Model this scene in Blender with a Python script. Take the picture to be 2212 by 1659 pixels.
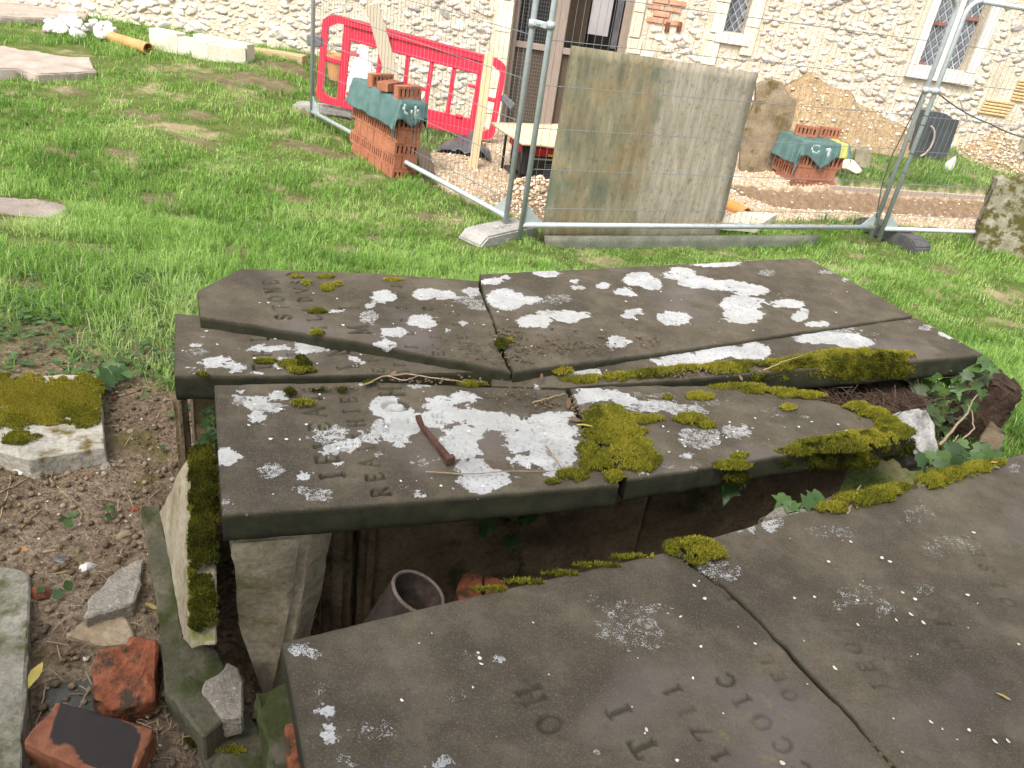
import bpy, bmesh, math, random
import numpy as np
from mathutils import Vector, Matrix

random.seed(7); RNG = np.random.default_rng(7)
R_ = math.radians
for o in list(bpy.data.objects): bpy.data.objects.remove(o)
S = bpy.context.scene
COL = S.collection

# ------------------------------------------------------------------ camera
H = 1.80                                   # eye height over the low ground by the fence
CW, CH, CF = 2212.0, 1659.0, 1690.0        # measuring grid and focal length on it
_dn = np.array([641 - CW / 2, 3800 - CH / 2, CF]); _dn /= np.linalg.norm(_dn)   # plumb direction seen by the camera
_fh = np.array([0, 0, 1.0]) + _dn * -_dn[2]; _fh /= np.linalg.norm(_fh)
_rt = np.cross(_fh, -_dn)
if _rt[0] < 0: _rt = -_rt
M3 = np.array([_rt, _fh, -_dn])            # camera frame (right, down, forward) -> world
cam = bpy.data.cameras.new('camera'); camo = bpy.data.objects.new('camera', cam); COL.objects.link(camo)
ax, ay, az = M3 @ [1, 0, 0], M3 @ [0, -1, 0], M3 @ [0, 0, -1]
camo.matrix_world = Matrix(((ax[0], ay[0], az[0], 0), (ax[1], ay[1], az[1], 0), (ax[2], ay[2], az[2], H), (0, 0, 0, 1)))
cam.sensor_width = 36; cam.lens = 36 * CF / CW; cam.clip_start = .02; cam.clip_end = 2000
S.camera = camo

# ------------------------------------------------------------------ sky, sun, exposure
SUN_EL, SUN_AZ = 52.0, 205.0               # azimuth clockwise from +Y: the sun is behind and left of the camera
w = bpy.data.worlds.new('World'); S.world = w; w.use_nodes = True
nt = w.node_tree; nt.nodes.clear()
sky = nt.nodes.new('ShaderNodeTexSky'); sky.sky_type = 'NISHITA'; sky.sun_disc = False
sky.sun_elevation = R_(SUN_EL); sky.sun_rotation = R_(SUN_AZ); sky.dust_density = 4.0; sky.air_density = 1.0; sky.ozone_density = .6
bg = nt.nodes.new('ShaderNodeBackground'); bg.inputs[1].default_value = .15
ow = nt.nodes.new('ShaderNodeOutputWorld')
hs = nt.nodes.new('ShaderNodeHueSaturation'); hs.inputs['Saturation'].default_value = .38      # thin overcast
nt.links.new(sky.outputs[0], hs.inputs['Color']); nt.links.new(hs.outputs[0], bg.inputs[0]); nt.links.new(bg.outputs[0], ow.inputs[0])
sun = bpy.data.lights.new('sun', 'SUN'); sun.energy = 1.25; sun.angle = R_(24); sun.color = (1, .95, .87)
suno = bpy.data.objects.new('sun', sun); COL.objects.link(suno)
_a = R_(SUN_AZ); _e = R_(SUN_EL)
sd = Vector((math.sin(_a) * math.cos(_e), math.cos(_a) * math.cos(_e), math.sin(_e)))
suno.rotation_euler = sd.to_track_quat('Z', 'Y').to_euler(); suno.location = (0, -4, 12)
S.view_settings.view_transform = 'Standard'; S.view_settings.look = 'None'
S.view_settings.gamma = 1; S.view_settings.exposure = 1.42

# ------------------------------------------------------------------ measuring helpers
def ray(px, py): return M3 @ np.array([px - CW / 2, py - CH / 2, CF])
def PZ(px, py, z):
    r = ray(px, py); t = (z - H) / r[2]; return np.array([r[0] * t, r[1] * t, z])
def PY(px, py, y):
    r = ray(px, py); t = y / r[1]; return np.array([r[0] * t, y, H + r[2] * t])
def PPL(px, py, p0, n):
    r = ray(px, py); c = np.array([0, 0, H]); t = np.dot(np.array(p0) - c, n) / np.dot(r, n); return c + r * t
def ss(a, b, x):
    t = np.clip((x - a) / (b - a), 0, 1); return t * t * (3 - 2 * t)
def c1(x, y): return (x * .26043, y * .26043)
def c2(x, y): return ((1000 + x * .4521) * .57604, y * .26043)
def c3(x, y): return ((1900 + x * .4521) * .57604, y * .26043)
def c4(x, y): return ((2840 + x * .4521) * .57604, y * .26043)
_h = np.random.default_rng(3).random((256, 256))
def vn(x, y):
    x = np.asarray(x, float); y = np.asarray(y, float)
    i = np.floor(x).astype(int); j = np.floor(y).astype(int); u = x - i; v = y - j
    u = u * u * (3 - 2 * u); v = v * v * (3 - 2 * v); i0 = i & 255; j0 = j & 255; i1 = (i + 1) & 255; j1 = (j + 1) & 255
    return (_h[i0, j0] * (1 - u) + _h[i1, j0] * u) * (1 - v) + (_h[i0, j1] * (1 - u) + _h[i1, j1] * u) * v
def fbm(x, y, o=3):
    s = 0; a = .5; t = 0
    for k in range(o): s = s + a * vn(x * 2 ** k + 17 * k, y * 2 ** k + 31 * k); t += a; a *= .5
    return s / t
YW = 10.2                                   # plane of the church wall
KA, KB = np.array([2.95, 8.35]), np.array([5.3, 9.2])   # timber path edging
DA, DB = PZ(1590, 428, -.05)[:2], PZ(2160, 462, -.05)[:2]   # service trench
def seg_d(x, y, a, b):
    d = b - a; L = np.hypot(*d); d = d / L
    return (x - a[0]) * -d[1] + (y - a[1]) * d[0], (x - a[0]) * d[0] + (y - a[1]) * d[1], L
def gz(x, y):
    x = np.asarray(x, float); y = np.asarray(y, float)
    z = .50 * (1 - ss(2.1, 5.2, y))
    z = z - .24 * ss(-.50, -.25, x) * (1 - ss(1.4, 1.75, y - x * .3))           # between and under the tombs
    z = z - .05 * (1 - ss(.9, 1.25, y)) * (1 - ss(-.5, -.2, x))
    z = z + .26 * ss(5.5, 9.8, y) * ss(1.6, 3.4, -x)
    s, l, L = seg_d(x, y, KA, KB)
    z = z + (.12 * ss(-.02, .04, s) + .22 * ss(.1, 1.3, s)) * ss(2.0, 3.0, x)
    z = z - .42 * ss(8.6, 9.7, y) * ss(-2.9, -2.2, x) * (1 - ss(.9, 1.6, x))
    s, l, L = seg_d(x, y, np.array([-.1, 5.2]), np.array([2.8, 6.65])); z = z - .05 * np.exp(-(s / .5) ** 2) * ss(0, .4, l) * (1 - ss(L - .2, L + .4, l))
    s, l, L = seg_d(x, y, DA, DB)
    z = z - .24 * np.exp(-(s / .22) ** 2) * ss(0, .5, l)
    z = z + .05 * (fbm(x * 1.3, y * 1.3) - .5) + .018 * (fbm(x * 6 + 5, y * 6) - .5)
    return z
def G(px, py, dz=0.0):
    t = 0.0; c = np.array([0, 0, H]); r = ray(px, py); r = r / np.linalg.norm(r); p = c
    T = np.arange(.4, 40, .02); Q = c + r * T[:, None]; k = np.argmax(Q[:, 2] <= gz(Q[:, 0], Q[:, 1]) + dz)
    return Q[k]
def V3(p): return Vector((float(p[0]), float(p[1]), float(p[2])))
def proj(P):
    v = (np.asarray(P, float) - [0, 0, H]) @ M3
    return CW / 2 + v[..., 0] / v[..., 2] * CF, CH / 2 + v[..., 1] / v[..., 2] * CF
def inpoly(x, y, poly):
    x = np.asarray(x); y = np.asarray(y); r = np.zeros(x.shape, bool); n = len(poly)
    for i in range(n):
        x0, y0 = poly[i][:2]; x1, y1 = poly[(i + 1) % n][:2]
        c = ((y0 > y) != (y1 > y)) & (x < (x1 - x0) * (y - y0) / (y1 - y0 + 1e-12) + x0)
        r ^= c
    return r

# ------------------------------------------------------------------ materials
class NT:
    def __init__(s, name):
        s.m = bpy.data.materials.new(name); s.m.use_nodes = True; s.t = s.m.node_tree
        s.b = s.t.nodes['Principled BSDF']; s.b.inputs['Roughness'].default_value = .85
        s.b.inputs['Specular IOR Level'].default_value = .3
        g = s.t.nodes.new('ShaderNodeNewGeometry'); s.pos = g.outputs['Position']
    def N(s, k): return s.t.nodes.new('ShaderNode' + k)
    def L(s, a, b):
        if isinstance(a, (int, float)): b.default_value = a
        elif isinstance(a, (tuple, list)): b.default_value = (*a, 1) if len(a) == 3 and b.type == 'RGBA' else a
        else: s.t.links.new(a, b)
    def vec(s, sc):
        n = s.N('Mapping'); s.L(s.pos, n.inputs[0]); n.inputs['Scale'].default_value = sc; return n.outputs[0]
    def noise(s, sc, d=3, r=.55, v=None, dist=0):
        n = s.N('TexNoise'); s.L(v or s.pos, n.inputs['Vector']); n.inputs['Scale'].default_value = sc
        n.inputs['Detail'].default_value = d; n.inputs['Roughness'].default_value = r; n.inputs['Distortion'].default_value = dist
        return n.outputs['Fac']
    def voro(s, sc, feat='F1', out='Distance', v=None):
        n = s.N('TexVoronoi'); n.feature = feat; s.L(v or s.pos, n.inputs['Vector']); n.inputs['Scale'].default_value = sc
        return n.outputs[out]
    def wave(s, sc, v=None, dist=2, d=2):
        n = s.N('TexWave'); s.L(v or s.pos, n.inputs['Vector']); n.inputs['Scale'].default_value = sc
        n.inputs['Distortion'].default_value = dist; n.inputs['Detail'].default_value = d; return n.outputs['Fac']
    def ramp(s, f, st, interp='LINEAR'):
        n = s.N('ValToRGB'); n.color_ramp.interpolation = interp; s.L(f, n.inputs[0]); e = n.color_ramp.elements
        while len(e) < len(st): e.new(.5)
        for x, (p, c) in zip(e, st):
            x.position = p; x.color = (c, c, c, 1) if isinstance(c, (int, float)) else (*c, 1)
        return n.outputs[0]
    def mix(s, f, a, b, mode='MIX'):
        n = s.N('Mix'); n.data_type = 'RGBA'; n.blend_type = mode
        s.L(f, n.inputs[0]); s.L(a, n.inputs[6]); s.L(b, n.inputs[7]); return n.outputs[2]
    def ma(s, op, a, b=0., c=None):
        n = s.N('Math'); n.operation = op; s.L(a, n.inputs[0]); s.L(b, n.inputs[1])
        if c is not None: s.L(c, n.inputs[2])
        return n.outputs[0]
    def attr(s, name):
        n = s.N('Attribute'); n.attribute_name = name; q = s.N('SeparateColor'); s.t.links.new(n.outputs['Color'], q.inputs[0])
        return q.outputs[0], q.outputs[1], q.outputs[2], n.outputs['Color']
    def rnd(s): n = s.N('ObjectInfo'); return n.outputs['Random']
    def bump(s, h, st=.4, d=.004):
        n = s.N('Bump'); n.inputs['Strength'].default_value = st; n.inputs['Distance'].default_value = d
        s.L(h, n.inputs['Height']); s.t.links.new(n.outputs[0], s.b.inputs['Normal'])
    def done(s, col, rough=None, metal=None, spec=None):
        s.L(col, s.b.inputs['Base Color'])
        if rough is not None: s.L(rough, s.b.inputs['Roughness'])
        if metal is not None: s.L(metal, s.b.inputs['Metallic'])
        if spec is not None: s.L(spec, s.b.inputs['Specular IOR Level'])
        return s.m

def m_slab():
    n = NT('weathered_slab_stone'); R, Gc, B, _ = n.attr('lich')
    a = n.noise(7, 5, .6); b = n.noise(45, 4, .6); c = n.noise(180, 3, .6)
    str_ = n.noise(1, 5, .6, v=n.vec((10, 34, 20)))
    base = n.ramp(a, [(.25, (.062, .049, .031)), (.45, (.092, .075, .049)), (.62, (.118, .098, .068)), (.8, (.116, .102, .079))])
    base = n.mix(n.ramp(str_, [(.35, .0), (.7, .55)]), base, (.070, .053, .032))
    base = n.mix(n.ramp(n.noise(3.6, 5, .7), [(.38, .8), (.56, 0)]), base, (.040, .032, .021))
    q = n.noise(17, 8, .72); base = n.mix(n.ramp(q, [(.36, .45), (.54, 0)]), base, (.046, .037, .024)); base = n.mix(n.ramp(q, [(.50, 0), (.72, .35)]), base, (.155, .132, .095))
    base = n.mix(n.ramp(b, [(.35, .14), (.65, 0)]), base, (.048, .040, .028))
    base = n.mix(n.ramp(n.noise(300, 3, .7), [(.52, .0), (.76, .45)]), base, (.22, .20, .16)); base = n.mix(n.ramp(n.noise(210, 3, .7), [(.30, .55), (.46, 0)]), base, (.035, .029, .02))
    pur = n.ramp(n.noise(3.2, 2, .5), [(.56, 0), (.72, .6)])
    base = n.mix(pur, base, (.135, .112, .105))
    ylw = n.ma('MULTIPLY', n.ramp(n.noise(38, 4, .6), [(.62, 0), (.72, .5)]), n.ramp(n.noise(3, 2), [(.56, 0), (.72, 1)]))
    base = n.mix(ylw, base, (.24, .17, .035))
    # carved letters: dirt and painted shadow; arrises: algae; sides: algae and painted shade
    alg_shade = n.mix(n.ramp(n.noise(25, 4, .6), [(.3, 0), (.7, 1)]), (.013, .015, .008), (.034, .035, .017))
    base = n.mix(B, base, alg_shade)
    # crustose lichen
    e = n.ma('ADD', R, n.ma('MULTIPLY', n.ma('SUBTRACT', n.noise(48, 4, .62), .5), .95))
    e = n.ma('SUBTRACT', e, n.ramp(n.noise(13, 3, .6), [(.50, 0), (.70, .55)]))
    e = n.ma('ADD', e, n.ma('MULTIPLY', n.ma('SUBTRACT', n.noise(170, 3, .65), .5), .34))
    e = n.ramp(e, [(.50, 0), (.535, 1)])
    thr = n.ma('SUBTRACT', 1.02, Gc)
    spn = n.ma('ADD', n.ma('MULTIPLY', n.noise(420, 2, .6), .62), n.ma('MULTIPLY', n.noise(95, 2, .5), .38))
    spn = n.ma('MULTIPLY', n.ma('SUBTRACT', spn, .22), 1.75)
    spk = n.ma('MULTIPLY', n.ma('SUBTRACT', spn, thr), 9.0); spk.node.use_clamp = True
    lm = n.ma('MULTIPLY', e, spk)
    lc = n.mix(n.ramp(n.noise(14, 4, .65), [(.3, 0), (.7, 1)]), (.27, .27, .26), (.46, .46, .45)); lc = n.mix(n.ramp(n.noise(140, 4, .7), [(.36, .8), (.45, 0)]), lc, (.13, .12, .10)); lc = n.mix(n.ramp(n.noise(4.5, 2), [(.45, 0), (.65, .55)]), lc, (.34, .34, .31))
    col = n.mix(lm, base, lc)
    n.bump(n.ma('ADD', n.ma('MULTIPLY', lm, .5), n.ma('ADD', n.ma('MULTIPLY', q, 1.1), n.ma('MULTIPLY', c, .45))), .55, .0030)
    return n.done(col, .82, None, .25)

def m_stone(name, stops, sc=9, moss=0., mosscol=(.07, .085, .02), bs=.5, bd=.006, fine=90, speck=.0):
    n = NT(name); a = n.noise(sc, 5, .62); f = n.noise(fine, 4, .6)
    c = n.ramp(a, stops); c = n.mix(n.ramp(f, [(.3, .5), (.6, 0)]), c, tuple(.5 * q for q in stops[0][1]))
    if speck: c = n.mix(n.ramp(n.noise(fine * 2.2, 2), [(.62, 0), (.68, speck)]), c, (.7, .69, .66))
    if moss:
        mk = n.ramp(n.ma('ADD', n.noise(sc * .9 + 2, 4, .65), moss - .5), [(.46, 0), (.58, 1)])
        mc = n.mix(n.noise(60, 3), mosscol, tuple(q * .45 for q in mosscol)); c = n.mix(mk, c, mc)
    n.bump(n.ma('ADD', n.ma('MULTIPLY', a, 1.5), f), bs, bd)
    return n.done(c, .9, None, .2)

def m_plain(name, col, col2=None, sc=20, rough=.6, metal=0., spec=.4, bs=.15):
    n = NT(name); a = n.noise(sc, 4, .6); col2 = col2 or tuple(q * .6 for q in col)
    c = n.mix(n.ramp(a, [(.35, 0), (.7, 1)]), col, col2); n.bump(a, bs, .002); return n.done(c, rough, metal, spec)

def m_wood(name, c0, c1_, vs=(6, 6, 1.0), rough=.8):
    n = NT(name); v = n.vec(vs); a = n.noise(7, 6, .65, v=v, dist=.6); f = n.noise(60, 3, .6, v=v)
    c = n.ramp(a, [(.3, c0), (.7, c1_)]); c = n.mix(n.ramp(f, [(.35, .4), (.6, 0)]), c, tuple(q * .5 for q in c0))
    n.bump(f, .3, .002); return n.done(c, rough, None, .25)

def m_leaf(name, a, b, vein=None, rough=.45, trans=.25):
    n = NT(name); r = n.noise(35, 3); rd = n.attr('tint')[0]
    c = n.mix(rd, a, b); c = n.mix(n.ramp(r, [(.35, .35), (.65, 0)]), c, tuple(q * .5 for q in a))
    n.done(c, rough, None, .35)
    tr = n.N('BsdfTranslucent'); n.L(c, tr.inputs[0]); mx = n.N('MixShader'); mx.inputs[0].default_value = trans
    out = n.t.nodes['Material Output']; n.t.links.new(n.b.outputs[0], mx.inputs[1]); n.t.links.new(tr.outputs[0], mx.inputs[2])
    n.t.links.new(mx.outputs[0], out.inputs[0]); return n.m

def m_ground():
    n = NT('ground_soil'); R, Gv, B, _ = n.attr('soil')      # R turf, G gravel, B bare brown earth
    a = n.noise(5, 5, .65); f = n.noise(70, 4, .65); v = n.voro(85)
    dirt = n.ramp(a, [(.25, (.125, .090, .058)), (.5, (.235, .175, .115)), (.75, (.35, .275, .19))])
    dirt = n.mix(n.ramp(f, [(.35, .7), (.62, 0)]), dirt, (.045, .030, .020))
    dirt = n.mix(n.ma('MULTIPLY', n.ramp(v, [(.08, 1), (.2, 0)]), n.ramp(n.noise(9, 2), [(.4, .2), (.7, .9)])), dirt, (.40, .35, .28))
    mo = n.ramp(n.noise(7, 4, .6), [(.56, 0), (.64, .7)]); dirt = n.mix(mo, dirt, (.11, .10, .03))
    turf = n.ramp(a, [(.3, (.07, .10, .025)), (.55, (.12, .16, .04)), (.75, (.21, .19, .085))])
    turf = n.mix(n.ramp(f, [(.3, .6), (.6, 0)]), turf, (.028, .038, .010))
    turf = n.mix(n.ramp(n.noise(2.2, 4, .6), [(.54, 0), (.66, .85)]), turf, (.33, .26, .165))
    grav = n.ramp(n.noise(28, 4, .7), [(.3, (.30, .20, .12)), (.5, (.50, .38, .25)), (.7, (.66, .55, .42))])
    earth = n.ramp(n.noise(16, 5, .7), [(.3, (.15, .095, .055)), (.6, (.27, .185, .115)), (.75, (.36, .265, .18))])
    c = n.mix(R, dirt, turf); c = n.mix(Gv, c, grav); c = n.mix(B, c, earth)
    n.bump(n.ma('ADD', n.ma('MULTIPLY', f, 1.2), n.ma('MULTIPLY', n.noise(22, 3), 1.5)), .9, .018)
    return n.done(c, .95, None, .1)

def m_tint(name, stops, rough=.9, fine=120, bs=.3, spec=.2, trans=0.):
    """colour picked by the per-piece attribute tint.r"""
    n = NT(name); r = n.attr('tint')[0]; c = n.ramp(r, stops)
    c = n.mix(n.ramp(n.noise(fine, 3), [(.35, .45), (.6, 0)]), c, tuple(.4 * q for q in stops[0][1]))
    n.bump(n.noise(fine * .6, 3), bs, .002); n.done(c, rough, None, spec)
    if trans:
        tr = n.N('BsdfTranslucent'); n.L(c, tr.inputs[0]); mx = n.N('MixShader'); mx.inputs[0].default_value = trans
        n.t.links.new(n.b.outputs[0], mx.inputs[1]); n.t.links.new(tr.outputs[0], mx.inputs[2])
        n.t.links.new(mx.outputs[0], n.t.nodes['Material Output'].inputs[0])
    return n.m

def m_flint():
    n = NT('flint'); q = n.ma('FRACT', n.ma('ADD', n.rnd(), n.attr('tint')[0]))
    c = n.ramp(q, [(0, (.50, .43, .33)), (.18, (.66, .61, .53)), (.36, (.54, .46, .34)), (.52, (.70, .67, .61)), (.66, (.42, .385, .345)), (.80, (.54, .46, .34)), (.92, (.27, .25, .24)), (1, (.50, .43, .33))])
    p = n.noise(34, 4, .65); c = n.mix(n.ramp(p, [(.5, 0), (.62, .7)]), c, (.30, .28, .265))
    c = n.mix(n.ramp(n.noise(16, 3), [(.5, 0), (.7, .6)]), c, (.66, .61, .53))
    n.bump(p, .5, .01); return n.done(c, .7, None, .3)

def m_board():
    n = NT('algae_stained_plywood'); v = n.vec((1, 1, .22)); st = n.noise(16, 5, .65, v=v); t = n.attr('tint')
    L = n.ramp(st, [(.3, (.13, .120, .075)), (.5, (.21, .185, .115)), (.7, (.29, .255, .165))]); Rg = n.ramp(st, [(.3, (.20, .175, .125)), (.5, (.30, .265, .20)), (.7, (.38, .34, .27))])
    c = n.mix(n.ramp(n.ma('ADD', t[0], n.ma('MULTIPLY', n.ma('SUBTRACT', n.noise(3, 4), .5), .25)), [(.42, 0), (.56, 1)]), L, Rg)
    br = n.ramp(n.ma('SUBTRACT', n.noise(2.6, 5, .62), n.ma('MULTIPLY', n.ma('MAXIMUM', n.ma('SUBTRACT', t[0], .45), 0.), .9)), [(.50, 0), (.64, .6)])
    c = n.mix(br, c, (.26, .165, .07))
    gr = n.ramp(n.ma('SUBTRACT', n.ma('ADD', n.noise(4.1, 5, .65, v=n.vec((1.3, 1.3, .8))), n.ma('MULTIPLY', t[1], .10)), n.ma('MULTIPLY', n.ma('MAXIMUM', n.ma('SUBTRACT', t[0], .35), 0.), .45)), [(.54, 0), (.70, .65)])
    c = n.mix(gr, c, (.085, .115, .078))
    c = n.mix(n.ramp(n.noise(26, 5, .7), [(.32, .6), (.46, 0)]), c, (.10, .085, .055))
    n.bump(st, .4, .004); return n.done(c, .85, None, .2)

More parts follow.
